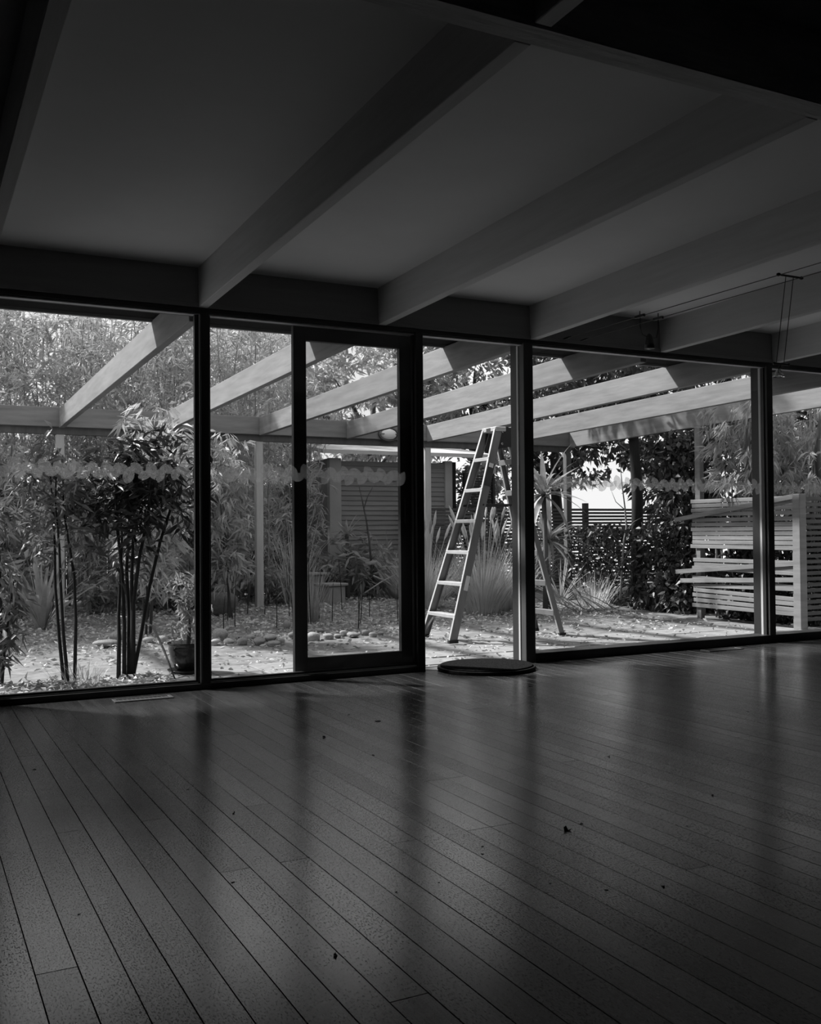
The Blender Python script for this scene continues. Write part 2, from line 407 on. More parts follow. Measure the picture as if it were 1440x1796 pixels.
window(2, 1.644, 3.06, 'fixed pane with leaf frieze in front of the sliding door', 1.306)
window(3, 4.008, 6.325, 'wide fixed pane with leaf frieze to the right of the doorway', 1.285)
window(4, 6.392, 8.55, 'fixed pane with leaf frieze in front of the slatted fence', 1.28)

# sliding door, pushed open behind the fixed pane
dr = empty('door_1', (2.215, 5.965, .045), label='black framed glass sliding door pushed open behind the fixed pane', cat='door', kind='structure')
DW, DH = .85, 2.225
MB().box(0, .088, -.018, .022, 0, DH).build('stile', 'dark_frame', dr, bev=.002)
MB().box(DW-.088, DW, -.018, .022, 0, DH).build('stile', 'dark_frame', dr, bev=.002)
MB().box(.088, DW-.088, -.018, .022, 0, .09).build('rail', 'dark_frame', dr, bev=.002)
MB().box(.088, DW-.088, -.018, .022, DH-.09, DH).build('rail', 'dark_frame', dr, bev=.002)
MB().box(.088, DW-.088, 0, .005, .09, DH-.09).build('pane', 'glass', dr)
h = MB().box(DW-.06, DW-.03, -.03, -.018, .95, 1.12).build('handle', 'dark_frame', dr, bev=.003)

# roof eave over the glazing
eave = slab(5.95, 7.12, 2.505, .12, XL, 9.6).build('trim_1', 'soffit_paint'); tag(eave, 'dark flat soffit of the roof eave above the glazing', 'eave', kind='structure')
fas = slab(7.12, 7.15, 2.485, .19, XL, 9.6).build('trim_2', 'weathered'); tag(fas, 'timber fascia board along the edge of the eave', 'fascia', kind='structure')

# ------------------------------------------------------------------ garden ground
def ss(a, b, t): t = max(0, min(1, (t-a)/(b-a))); return t*t*(3-2*t)
def gz(x, y): return GZ + .11*ss(8.8, 12, y)*(1-.6*ss(5.5, 8, x)) + .012*math.sin(x*3.1)*math.sin(y*2.3)*ss(8.4, 9.5, y)
mb = MB(); nx, ny = 60, 44; X0, X1, Y0, Y1 = -6, 16, 5.97, 18
vs = []; fs = []
for j in range(ny+1):
    for i in range(nx+1):
        x = X0+(X1-X0)*i/nx; y = Y0+(Y1-Y0)*j/ny; vs.append((x, y, gz(x, y)))
for j in range(ny):
    for i in range(nx): a = j*(nx+1)+i; fs.append((a, a+1, a+nx+2, a+nx+1))
mb.add(vs, fs); ground = mb.build('garden_ground', 'soil', smooth=True)
tag(ground, 'pale bare earth of the garden strewn with leaf litter', 'ground', kind='structure')
far = MB().box(-60, 80, 17.5, 120, -.35, -.06).build('distant_ground', 'far_ground'); tag(far, 'bright open ground beyond the back fence', 'ground', kind='structure')
PV = .375
pm = MB(); g = .006; c = .005; hw = PV/2-g
pm.add([(-hw,-hw,-.04),(hw,-hw,-.04),(hw,hw,-.04),(-hw,hw,-.04),(-hw,-hw,.006),(hw,-hw,.006),(hw,hw,.006),(-hw,hw,.006),
        (-hw+c,-hw+c,.012),(hw-c,-hw+c,.012),(hw-c,hw-c,.012),(-hw+c,hw-c,.012)],
       [(0,3,2,1),(0,1,5,4),(1,2,6,5),(2,3,7,6),(3,0,4,7),(4,5,9,8),(5,6,10,9),(6,7,11,10),(7,4,8,11),(8,9,10,11)])
pme = pm.mesh('paver', 'paver')
rp = random.Random(9)
for i in range(-4, 19):
    for j in range(6):
        if i < 0 and j > 0: continue
        x = 1.735+PV/2+PV*i; y = 6.09+PV*j
        if x > 8.3 or (j == 5 and i < 8): continue
        inst('paver', pme, ground, (x, y, GZ+rp.uniform(-.006, .002)), (rp.uniform(-.01,.01), rp.uniform(-.01,.01), rp.uniform(-.012,.012)))

# ------------------------------------------------------------------ pergola
pg = empty('pergola', (5, 12, 0), label='weathered timber pergola of long rafters outside the glazing', cat='pergola')
def pgb(name, mat, mb, bev=.004):
    o = mb.build(name, mat, pg, bev=bev); o.matrix_parent_inverse = Matrix.Translation((-5, -12, 0)); return o
for x in BX + [8.8]:
    pgb('rafter', 'weathered', slab(6.09, 11.94, 2.27, .225, x, x+.06))
hx = [-1.2] + [v for x in BX+[8.8] for v in (x+.0, x+.06)]
pgb('header_beam', 'weathered', MB().box(-1.2, 8.86, 11.95, 12.0, 2.175, 2.40))
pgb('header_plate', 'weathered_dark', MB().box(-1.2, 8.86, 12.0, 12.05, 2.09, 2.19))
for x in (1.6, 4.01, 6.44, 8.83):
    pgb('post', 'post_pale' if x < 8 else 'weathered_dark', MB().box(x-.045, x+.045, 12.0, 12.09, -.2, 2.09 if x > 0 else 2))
pgb('post', 'weathered', MB().box(8.80, 8.87, 9.25, 9.34, -.3, 2.20))
# bulkhead lamp on the header
lp = empty('bulkhead_lamp', (5.80, 11.945, 2.243), label='oval white bulkhead lamp on the pergola header beam', cat='lamp')
def ell(rx, ry, rz, k=18, n=9):
    mb = MB(); prof = []
    vs = []; fs = []
    for i in range(n+1):
        t = math.pi/2*i/n
        for j in range(k):
            a = 2*math.pi*j/k; vs.append((rx*math.cos(t)*math.cos(a), -ry*math.sin(t), rz*math.cos(t)*math.sin(a)))
    for i in range(n):
        for j in range(k): fs.append((i*k+j, i*k+(j+1)%k, (i+1)*k+(j+1)%k, (i+1)*k+j))
    return mb.add(vs, fs)
mb = MB()
vs = []; k = 20
for r, y in ((1, 0), (1, -.03), (.85, -.035), (.85, 0)): vs += [(.15*r*math.cos(2*math.pi*j/k), y, .095*r*math.sin(2*math.pi*j/k)) for j in range(k)]
fs = [(i*k+j, i*k+(j+1)%k, ((i+1)%4)*k+(j+1)%k, ((i+1)%4)*k+j) for i in range(4) for j in range(k)]
mb.add(vs, fs).build('bezel', 'metal_vent', lp)
ell(.125, .08, .078).build('lens', 'lamp_white', lp, smooth=True)
MB().bar((-.13, -.055, .0), (.13, -.055, .0), .012, .012).build('guard', 'metal_vent', lp)

# ------------------------------------------------------------------ stepladder
ld = empty('stepladder', (5.3, 8.45, GZ+.012), label='tall aluminium double-sided stepladder open on the paving', cat='ladder')
LO = Vector((5.3, 8.45, GZ+.012))
def lpart(name, mat, mb, bev=.002, par=None):
    mb.v = [tuple(Vector(v)-LO) for v in mb.v]
    return mb.build(name, mat, par or ld, bev=bev)
zt = 1.967; zb = GZ+.03
def fr_(z, far): # front rail centreline
    t = (z-zb)/(zt-zb); x = 4.66 + t*(5.235-4.66); y = (8.205+t*.055) if not far else (8.80-t*.29); return Vector((x, y, z))
def rr_(z, far):
    t = (z-zb)/(zt-.06-zb); x = 5.965 - t*(5.965-5.345); y = (8.255+t*.02) if not far else (8.735-t*.24); return Vector((x, y, z))
for far_ in (0, 1):
    a, bb = fr_(zb, far_), fr_(zt-.02, far_); s_ = 1 if not far_ else -1
    mb = MB().bar(a, bb, .082, .004, side=(1, 0, 0))
    o = lpart('front_rail', 'aluminium', mb)
    off = Vector((-.041, .014*s_, 0)); lpart('rail_flange', 'alu_sunlit', MB().bar(a+off, bb+off, .004, .028, side=(1,0,0)), par=o)
    off = Vector((.041, .014*s_, 0)); lpart('rail_flange', 'aluminium', MB().bar(a+off, bb+off, .004, .028, side=(1,0,0)), par=o)
    lpart('foot', 'black', MB().box(a.x-.05, a.x+.05, a.y-.014, a.y+.03 if s_ > 0 else a.y+.014, GZ+.012, GZ+.045))
    a, bb = rr_(zb, far_), rr_(zt-.06, far_)
    o = lpart('rear_rail', 'aluminium', MB().bar(a, bb, .058, .004, side=(1,0,0)))
    off = Vector((.029, .013*s_, 0)); lpart('rail_flange', 'aluminium', MB().bar(a+off, bb+off, .004, .026, side=(1,0,0)), par=o)
    off = Vector((-.029, .013*s_, 0)); lpart('rail_flange', 'alu_sunlit', MB().bar(a+off, bb+off, .004, .026, side=(1,0,0)), par=o)
    lpart('foot', 'black', MB().box(a.x-.04, a.x+.04, a.y-.016, a.y+.016, GZ+.012, GZ+.04))
for z in (.13, .436, .742, 1.049, 1.355, 1.661):
    a, bb = fr_(z, 0), fr_(z, 1)
    o = lpart('tread', 'alu_sunlit', MB().box(a.x-.045, a.x+.045, a.y, bb.y, z-.004, z))
    lpart('tread_lip', 'alu_sunlit', MB().box(a.x-.047, a.x-.043, a.y, bb.y, z-.034, z), par=o)
    lpart('tread_lip', 'aluminium', MB().box(a.x+.043, a.x+.047, a.y, bb.y, z-.03, z), par=o)
    a, bb = rr_(z-.01, 0), rr_(z-.01, 1)
    o = lpart('rear_step', 'aluminium', MB().box(a.x-.028, a.x+.028, a.y, bb.y, z-.014, z-.01))
    lpart('step_lip', 'aluminium', MB().box(a.x-.03, a.x-.026, a.y, bb.y, z-.065, z-.01), par=o)
a, bb = fr_(zt, 0), fr_(zt, 1)
cap = lpart('top_cap', 'alu_sunlit', MB().box(a.x-.045, a.x+.075, a.y-.012, bb.y+.012, zt-.045, zt), bev=.006)
lpart('cap_sticker', 'label_dark', MB().box(a.x-.0465, a.x-.0455, (a.y+bb.y)/2-.035, (a.y+bb.y)/2+.045, zt-.04, zt-.006), par=cap, bev=0)
for far_ in (0, 1):
    s_ = -1 if not far_ else 1
    a = rr_(zt-.13, far_)
    br = lpart('hinge_bracket', 'black', MB().add([(a.x-.13, a.y+s_*.006, zt-.005), (a.x+.02, a.y+s_*.006, zt-.005), (a.x+.055, a.y+s_*.006, zt-.13), (a.x+.04, a.y+s_*.006, zt-.20), (a.x-.02, a.y+s_*.006, zt-.2), (a.x-.14, a.y+s_*.006, zt-.22),
        (a.x-.13, a.y+s_*.014, zt-.005), (a.x+.02, a.y+s_*.014, zt-.005), (a.x+.055, a.y+s_*.014, zt-.13), (a.x+.04, a.y+s_*.014, zt-.20), (a.x-.02, a.y+s_*.014, zt-.2), (a.x-.14, a.y+s_*.014, zt-.22)],
        [(0,1,2,3,4,5), (11,10,9,8,7,6)] + [(i, (i+1) % 6, 6+(i+1) % 6, 6+i) for i in range(6)]), bev=0)
    for q in ((-.09, -.05), (-.1, -.17), (.02, -.14)):
        lpart('rivet', 'chrome', MB().tube([(a.x+q[0], a.y+s_*.013, zt+q[1]), (a.x+q[0], a.y+s_*.022, zt+q[1])], .012, 10), par=br)
    p, q = fr_(1.19, far_), rr_(1.19, far_)
    lpart('spreader_bar', 'black', MB().bar(p, q, .006, .022, side=(0,1,0)))
    p = fr_(.12, far_); s2 = 1 if not far_ else -1
    lpart('foot_brace', 'aluminium', MB().bar(p+Vector((-.02, s2*.11, -.02)), fr_(zb+.05, far_)+Vector((-.02, s2*.012, 0)), .004, .022))
    p = rr_(.10, far_)
    lpart('foot_brace', 'aluminium', MB().bar(p+Vector((0, s2*.1, -.03)), rr_(zb+.05, far_)+Vector((0, s2*.012, 0)), .004, .02))
p, q = fr_(1.38, 0), fr_(1.60, 0)
lpart('rail_label', 'label_dark', MB().bar(p+Vector((0,-.004,0)), q+Vector((0,-.004,0)), .074, .002, side=(1,0,0)), bev=0)
p, q = fr_(1.56, 0), fr_(1.60, 0)
lpart('rail_label', 'label_white', MB().bar(p+Vector((0,-.0055,0)), q+Vector((0,-.0055,0)), .05, .002, side=(1,0,0)), bev=0)
p, q = fr_(.36, 0), fr_(.50, 0)
lpart('rail_label', 'label_white', MB().bar(p+Vector((.012,-.004,0)), q+Vector((.012,-.004,0)), .045, .002, side=(1,0,0)), bev=0)

# ------------------------------------------------------------------ side fence with broken slats (sun lit) and its return
fx = 8.45
fc = empty('slatted_fence', (fx, 8.2, GZ), label='sunlit broken slat fence with loose slanting boards by the corner post', cat='fence')
def fpart(name, mat, mb, root, ro, bev=.002):
    mb.v = [tuple(Vector(v)-Vector(ro)) for v in mb.v]; return mb.build(name, mat, root, bev=bev)
fo = (fx, 8.2, GZ)
rf = random.Random(21)
zs = [1.262, 1.21, 1.158, 1.106, 1.04, .985, .932, .88, .828, .776, .724, .565, .505, .46, .33, .27, .19, .135, .075, .02]
tilt = {11: .0, 12: -.01, 13: -.015, 14: -.05, 15: .03, 16: -.03, 17: -.02, 18: -.02}
for k, z in enumerate(zs):
    t = tilt.get(k, rf.uniform(-.006, .006)); y1 = 9.03 + rf.uniform(-.02, .02) - (0.02 if k > 10 else 0)
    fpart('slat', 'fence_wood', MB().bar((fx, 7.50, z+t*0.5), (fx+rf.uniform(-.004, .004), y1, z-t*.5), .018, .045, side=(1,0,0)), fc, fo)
for (ya, za, yb, zb_) in ((7.46, 1.275, 9.29, 1.045), (7.46, .56, 9.28, .41), (7.46, .385, 9.20, .305)):
    fpart('loose_slat', 'fence_wood', MB().bar((fx-.022, ya, za), (fx-.03, yb, zb_), .018, .052, side=(1,0,0)), fc, fo)
fpart('post', 'weathered', MB().box(fx-.05, fx+.05, 7.37, 7.47, GZ-.1, 1.30), fc, fo, .004)
fpart('rear_post', 'fence_wood', MB().box(fx+.012, fx+.07, 8.90, 8.97, GZ-.05, 1.25), fc, fo, .004)
fpart('batten', 'fence_wood', MB().box(fx+.012, fx+.04, 7.48, 7.53, GZ-.05, 1.29), fc, fo, .003)
fr2 = empty('slatted_fence', (9.6, 7.45, GZ), label='shaded slat fence running on from the far side of the corner post', cat='fence')
ro = (9.6, 7.45, GZ)
for k in range(22):
    z = -.04 + k*.0615
    fpart('slat', 'fence_grey_shade', MB().bar((fx+.055, 7.45, z), (11.2, 7.45+rf.uniform(-.01,.01), z+rf.uniform(-.006, .006)), .030, .040, side=(0,1,0)), fr2, ro)
for x in (9.8, 11.2): fpart('post', 'fence_grey_shade', MB().box(x-.045, x+.045, 7.462, 7.55, GZ-.1, 1.32), fr2, ro)
# back fence of thin slats
bf = empty('slatted_fence', (9.6, 13.5, GZ), label='low backlit slat fence across the back behind the shrubs', cat='fence')
ro = (9.6, 13.5, GZ)
for px0, px1 in ((6.9, 8.6), (8.6, 10.3), (10.3, 12.2)):
    for k in range(24):
        z = -.05 + k*.0565
        fpart('slat', 'fence_grey_shade', MB().box(px0+.0, px1, 13.49, 13.508, z, z+.038), bf, ro, 0)
for x in (6.9, 8.6, 10.3, 12.2): fpart('post', 'fence_grey_shade', MB().box(x-.04, x+.04, 13.51, 13.59, GZ-.1, 1.38), bf, ro)

# ------------------------------------------------------------------ garden shed
sh = empty('garden_shed', (6.9, 13.9, -.1), label='low weatherboard garden shed with pale corner trim behind the plants', cat='shed'); ro = (6.9, 13.9, -.1)
for k in range(28):
    z = -.1 + k*.0755
    fpart('weatherboard', 'shed_board', MB().add([(5.88,13.80,z),(7.70,13.80,z),(7.70,13.83,z),(5.88,13.83,z),(5.88,13.815,z+.074),(7.70,13.815,z+.074),(7.70,13.83,z+.074),(5.88,13.83,z+.074)],
          [(0,3,2,1),(4,5,6,7),(0,1,5,4),(1,2,6,5),(2,3,7,6),(3,0,4,7)]), sh, ro, 0)
fpart('corner_trim', 'shed_trim', MB().box(5.70, 5.89, 13.77, 13.87, -.15, 2.05), sh, ro)
fpart('corner_trim', 'shed_trim', MB().box(7.70, 7.83, 13.77, 13.87, -.15, 2.05), sh, ro)
fpart('side_wall', 'shed_board', MB().box(5.72, 5.77, 13.87, 15.4, -.15, 2.05), sh, ro)
fpart('rear_wall', 'black', MB().box(5.72, 8.4, 15.3, 15.4, -.15, 2.05), sh, ro)
fpart('doorway_shade', 'black', MB().box(7.83, 8.0, 13.95, 15.3, -.15, 2.05), sh, ro)  # black block painting the shade inside the open doorway
fpart('roof', 'shed_roof', MB().add([(5.5,13.55,2.10),(8.5,13.55,2.10),(8.5,15.6,2.42),(5.5,15.6,2.42),(5.5,13.55,2.16),(8.5,13.55,2.16),(8.5,15.6,2.48),(5.5,15.6,2.48)],
      [(0,3,2,1),(4,5,6,7),(0,1,5,4),(1,2,6,5),(2,3,7,6),(3,0,4,7)]), sh, ro)
# louvre screen beside the shed
ls = empty('louvre_screen', (8.25, 13.7, -.1), label='small open louvre screen with bright gaps beside the shed', cat='screen'); ro = (8.25, 13.7, -.1)
for k in range(12):
    z = 1.34 + k*.042
    fpart('slat', 'black', MB().box(8.02, 8.55, 13.69, 13.71, z, z+.021), ls, ro, 0)
for x in (8.02, 8.55): fpart('upright', 'black', MB().box(x-.02, x+.02, 13.67, 13.73, -.15, 1.86), ls, ro, 0)

# ------------------------------------------------------------------ plants
def bamboo_proto(seed, h, ncane, nspray, label, group, leafm='leaf_bamboo', z0=.7, rad=.42, name='bamboo'):
    rng = np.random.default_rng(seed); root = empty(name, label=label, cat='bamboo', group=group)
    C = []
    for c in range(ncane):
        a = rng.uniform(0, 6.28); r = rad*math.sqrt(rng.uniform(0, 1)); hh = h*rng.uniform(.8, 1.0); lx, ly = rng.normal(0, .14, 2)
        pts = []
        for i in range(7):
            t = i/6; pts.append((r*math.cos(a)+lx*t*t*hh*.35, r*math.sin(a)+ly*t*t*hh*.35, t*hh-.05))
        MB().tube(pts, [.014*(1-.65*i/6)+.002 for i in range(7)], 5).build('cane', 'cane', root, smooth=True)
        for _ in range(nspray//ncane):
            t = rng.uniform(0, 1); z = z0+(hh-z0)*t; tt = z/hh
            q = np.array([r*math.cos(a)+lx*tt*tt*hh*.35, r*math.sin(a)+ly*tt*tt*hh*.35, z])
            an = rng.uniform(0, 6.28); rr2 = rng.uniform(.05, .5)
            C.append(q + np.array([rr2*math.cos(an), rr2*math.sin(an), rng.normal(0, .08)]))
    P, D = sprays(np.array(C), 8, rng, .55, 1.0, .05)
    n = len(P); me = leaves_mesh('foliage', P, D, rng.uniform(.11, .21, n), rng.uniform(.02, .034, n), leafm, rng)
    f = inst('foliage', me, root); f['kind'] = 'stuff'
    return root
GB = 'bamboo clumps of the back screen'; LB = 'tall leafy bamboo clump in the dense screen closing the back of the garden'
protos = [bamboo_proto(1, 4.7, 6, 420, LB, GB), bamboo_proto(2, 4.3, 7, 400, LB, GB), bamboo_proto(3, 5.0, 5, 430, LB, GB)]
rb = random.Random(4); first = [True]*3
spots = []
for row, (y, xs, xe, st) in enumerate(((12.7, -1.2, 5.4, .85), (13.7, -1.8, 5.6, .9), (15.3, -2.2, 6.2, 1.15))):
    x = xs
    while x < xe:
        spots.append((x+rb.uniform(-.2, .2), y+rb.uniform(-.3, .3))); x += st
def settle(q):
    x, y = q
    y = max(y, 12.98)                                   # behind the pergola header
    if 4.3 < x < 5.75 and y < 13.62: y = 13.62          # room for the stools
    if x > 4.95 and 13.0 < y < 16.2: x = 4.95           # beside the shed
    return [x, min(y, 15.6)]
spots = [settle(q) for q in spots]
for it in range(120):
    for a in range(len(spots)):
        for c in range(a):
            dx, dy = spots[a][0]-spots[c][0], spots[a][1]-spots[c][1]; d = math.hypot(dx, dy)
            if d < .95:
                k = (.95-d)/2/max(d, 1e-3)*.6
                spots[a] = [spots[a][0]+dx*k, spots[a][1]+dy*k]; spots[c] = [spots[c][0]-dx*k, spots[c][1]-dy*k]
    spots = [settle(q) for q in spots]
for i, (x, y) in enumerate(spots):
    k = i % 3
    if first[k]: o = protos[k]; first[k] = False
    else: o = copy_tree(protos[k])
    place(o, (x, y, gz(x, y)), rb.uniform(0, 6.28), rb.uniform(.88, 1.06))

def shrub(name, seed, label, cat, loc, nst, h, spread, nspray, per, L, Wd, mat, z0, rc, barkm='bark', group=None, down=.4, stem_r=.012, stems=None):
    rng = np.random.default_rng(seed); root = empty(name, loc, label=label, cat=cat, group=group)
    C = []
    tips = []
    for s_ in range(nst):
        if stems: pts = [Vector(p) for p in stems[s_]]
        else:
            a = rng.uniform(0, 6.28); b0 = rng.uniform(0, .07); e = spread*rng.uniform(.3, 1)
            pts = [Vector((math.cos(a)*(b0+e*(t**1.3)), math.sin(a)*(b0+e*(t**1.3)), h*rng.uniform(.94, 1.)*t-.06*(t == 0))) for t in (0, .25, .5, .75, 1)]
        k = len(pts); MB().tube(pts, [stem_r*(1-.6*i/(k-1)) for i in range(k)], 6).build('stem', barkm, root, smooth=True)
        for _ in range(nspray//nst):
            t = rng.uniform(z0, 1); i = min(int(t*(k-1)), k-2); q = pts[i].lerp(pts[i+1], t*(k-1)-i)
            dd = rng.normal(size=3); dd /= np.linalg.norm(dd); C.append(np.array(q) + dd*rc*rng.uniform(.3, 1)**.6*(.5+.5*t))
    P, D = sprays(np.array(C), per, rng, down, 1.0, .035)
    n = len(P); LL = rng.uniform(L[0], L[1], n); WW = rng.uniform(Wd[0], Wd[1], n)
    k = clear(P, D, LL, loc) if loc != (0, 0, 0) else np.ones(n, bool)
    me = leaves_mesh('foliage', P[k], D[k], LL[k], WW[k], mat, rng)
    f = inst('foliage', me, root); f['kind'] = 'stuff'
    return root
# two multi-stemmed shrubs right outside the left window, stems traced on the plane they stand in
def tr(px, Y, ox):
    return [Vector(ony(x, y, Y+dy)) - Vector(ox) for (x, y, dy) in px]
ox = (1.06, 7.62, GZ)
st1 = [tr([(112,1196,0),(104,1120,.05),(97,1030,.05),(96,960,.1),(92,880,.1),(88,830,.12)], 7.62, ox),
       tr([(119,1196,0),(111,1110,.0),(106,1020,0),(104,960,0),(97,880,-.05),(99,820,-.1)], 7.62, ox),
       tr([(131,1200,0),(133,1090,.0),(130,1010,0),(122,960,0),(112,900,0),(110,835,.05)], 7.6, ox)]
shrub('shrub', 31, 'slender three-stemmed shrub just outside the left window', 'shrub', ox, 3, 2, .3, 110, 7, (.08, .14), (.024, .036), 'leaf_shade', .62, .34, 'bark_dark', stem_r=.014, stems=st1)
ox = (1.5, 7.6, GZ)
st2 = [tr([(218,1194,0),(218,1100,0),(214,1000,0),(206,930,0),(203,860,.1),(198,815,.15)], 7.6, ox),
       tr([(226,1196,0),(226,1080,.04),(222,1000,.06),(226,930,.05),(228,860,.05),(230,815,.1)], 7.6, ox),
       tr([(230,1196,0),(232,1100,0),(231,1010,0),(234,930,.0),(236,860,0),(238,805,0)], 7.6, ox),
       tr([(234,1196,0),(234,1060,-.03),(244,980,-.03),(259,910,-.05),(264,860,-.05),(266,815,-.1),(270,790,-.1)], 7.6, ox),
       tr([(232,1192,0),(246,1120,0),(262,1030,0),(281,950,0),(300,890,0),(312,860,0),(318,830,.1)], 7.6, ox),
       tr([(208,1192,0),(209,1120,0),(208,1080,0),(212,1000,0.1),(214,940,.1),(210,880,.1)], 7.6, ox)]
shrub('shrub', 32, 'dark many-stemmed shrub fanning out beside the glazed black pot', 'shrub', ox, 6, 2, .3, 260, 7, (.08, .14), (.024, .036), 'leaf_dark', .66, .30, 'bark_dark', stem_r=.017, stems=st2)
# upper part of the same screen: paler shrub overhanging the left rafter
ox = (.63, 7.77, GZ)
st3 = [tr([(3,1204,0),(2,1100,0),(0,1000,0),(-4,900,0),(-8,800,0)], 7.77, ox), tr([(3,1204,0),(8,1140,.0),(14,1090,0),(20,1050,0),(24,1020,0)], 7.7, ox)]
shrub('shrub', 33, 'leafy shrub with hanging sprays at the end of the left window', 'shrub', ox, 2, 2, .3, 64, 7, (.09, .15), (.024, .036), 'leaf_shade', .15, .18, 'bark_dark', stem_r=.012, stems=st3, down=.9)

# mid garden leafy shrubs (big lance leaves) reaching the pergola
GM = 'leafy shrubs in the middle of the garden'; LM = 'loose pale leafy shrub standing under the pergola beams before the bamboo'
pm1 = shrub('leafy_shrub', 41, LM, 'shrub', (0,0,0), 5, 2.5, .5, 330, 8, (.14, .22), (.028, .045), 'leaf_bamboo', .3, .5, group=GM, down=.8)
ms = [(2.2, 10.3, .84), (.8, 12.5, .78), (2.45, 11.35, .76), (3.35, 11.0, .76), (.0, 12.62, .78), (3.25, 12.65, .78)]
for i, (x, y, s_) in enumerate(ms):
    o = pm1 if i == 0 else copy_tree(pm1); place(o, (x, y, gz(x, y)), i*1.3, s_)
# low understory
GU = 'low understory plants along the back'; LU = 'low leafy ground plant under the bamboo screen'
pu = shrub('ground_plant', 43, LU, 'plant', (0,0,0), 5, .55, .35, 90, 8, (.10, .18), (.03, .05), 'leaf_mid', .2, .28, group=GU, down=.3, stem_r=.006)
for i, (x, y) in enumerate([(.6, 12.1), (1.05, 12.2), (2.1, 12.3), (2.75, 12.4), (3.25, 12.15), (4.42, 12.45), (5.38, 13.2), (-.3, 12.1), (4.35, 13.2), (6.05, 13.1), (7.75, 12.95)]):
    o = pu if i == 0 else copy_tree(pu); place(o, (x, y, gz(x, y)), i*.9, 1+.25*math.sin(i*2.2))

# trees behind
def tree(name, seed, label, loc, trunk_h, r, crown, ncl, per, L, Wd, mat, barkm='bark', group=None, cat='tree', squash=.8, down=.4, shell=.45):
    rng = np.random.default_rng(seed); root = empty(name, loc, label=label, cat=cat, group=group)
    MB().tube([(0,0,-.1),(.05,.02,trunk_h*.5),(-.03,.04,trunk_h),(.02,0,trunk_h+crown*.7)], [r, r*.85, r*.7, r*.25], 8).build('trunk', barkm, root, smooth=True)
    for k in range(5):
        a = k*1.26+rng.uniform(-.3,.3); b = trunk_h*rng.uniform(.75, 1.05)
        MB().tube([(0,0,b),(math.cos(a)*crown*.4, math.sin(a)*crown*.4, b+crown*.4),(math.cos(a)*crown*.75, math.sin(a)*crown*.75, b+crown*.6*rng.uniform(.4,1.2))], [r*.45, r*.3, r*.08], 6).build('branch', barkm, root, smooth=True)
    d = rng.normal(size=(ncl, 3)); d /= np.linalg.norm(d, axis=1, keepdims=True)
    rad = crown*(shell+(1-shell)*rng.uniform(0, 1, ncl)**.6)[:, None]
    C = d*rad*np.array([1, 1, squash]) + np.array([0, 0, trunk_h+crown*squash*.75])
    P, D = sprays(C, per, rng, down, 1.0, .05, outward=d*.6)
    n = len(P); LL = rng.uniform(*L, n); WW = rng.uniform(*Wd, n); k = clear(P, D, LL, loc)
    f = inst('foliage', leaves_mesh('foliage', P[k], D[k], LL[k], WW[k], mat, rng), root); f['kind'] = 'stuff'
    return root
tree('broadleaf_tree', 51, 'pale broad-leaved tree rising over the shed roof', (7.95, 17.0, -.1), 2.5, .12, 1.9, 620, 9, (.14, .24), (.05, .08), 'leaf_bamboo')
tree('broadleaf_tree', 52, 'bushy tree growing behind the shed next to the bamboo', (5.45, 17.3, -.1), 2.35, .12, 2.0, 620, 9, (.14, .24), (.045, .07), 'leaf_bamboo')
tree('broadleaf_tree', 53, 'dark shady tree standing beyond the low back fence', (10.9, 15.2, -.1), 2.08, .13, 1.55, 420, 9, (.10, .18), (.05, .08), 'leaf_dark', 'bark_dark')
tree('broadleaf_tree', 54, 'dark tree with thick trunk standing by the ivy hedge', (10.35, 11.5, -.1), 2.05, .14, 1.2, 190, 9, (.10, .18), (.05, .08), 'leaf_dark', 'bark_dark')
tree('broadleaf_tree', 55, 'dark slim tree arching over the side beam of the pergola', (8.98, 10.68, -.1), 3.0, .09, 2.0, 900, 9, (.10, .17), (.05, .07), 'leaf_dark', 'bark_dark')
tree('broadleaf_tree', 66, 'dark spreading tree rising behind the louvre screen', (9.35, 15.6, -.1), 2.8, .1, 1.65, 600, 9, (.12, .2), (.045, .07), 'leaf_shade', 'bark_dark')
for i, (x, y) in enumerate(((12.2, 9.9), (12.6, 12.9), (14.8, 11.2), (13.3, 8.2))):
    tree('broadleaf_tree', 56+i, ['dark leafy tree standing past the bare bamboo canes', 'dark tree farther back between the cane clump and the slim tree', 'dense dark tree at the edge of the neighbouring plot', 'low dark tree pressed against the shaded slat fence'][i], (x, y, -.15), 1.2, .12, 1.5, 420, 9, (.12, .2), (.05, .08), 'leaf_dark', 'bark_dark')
# paling fence far behind the bamboo
pf = empty('paling_fence', (1, 16.6, -.1), label='tall grey paling fence behind the bamboo screen', cat='fence')
pme2 = MB().box(-.05, .05, -.01, .01, 0, 1.85).mesh('paling', 'fence_grey_shade')
for k in range(100): inst('paling', pme2, pf, (-4.9+k*.106, rb.uniform(-.004, .004), rb.uniform(-.02, .02)))
for z in (.3, 1.5): MB().box(-4.95, 5.7, .012, .05, z, z+.08).build('rail', 'fence_grey_shade', pf)
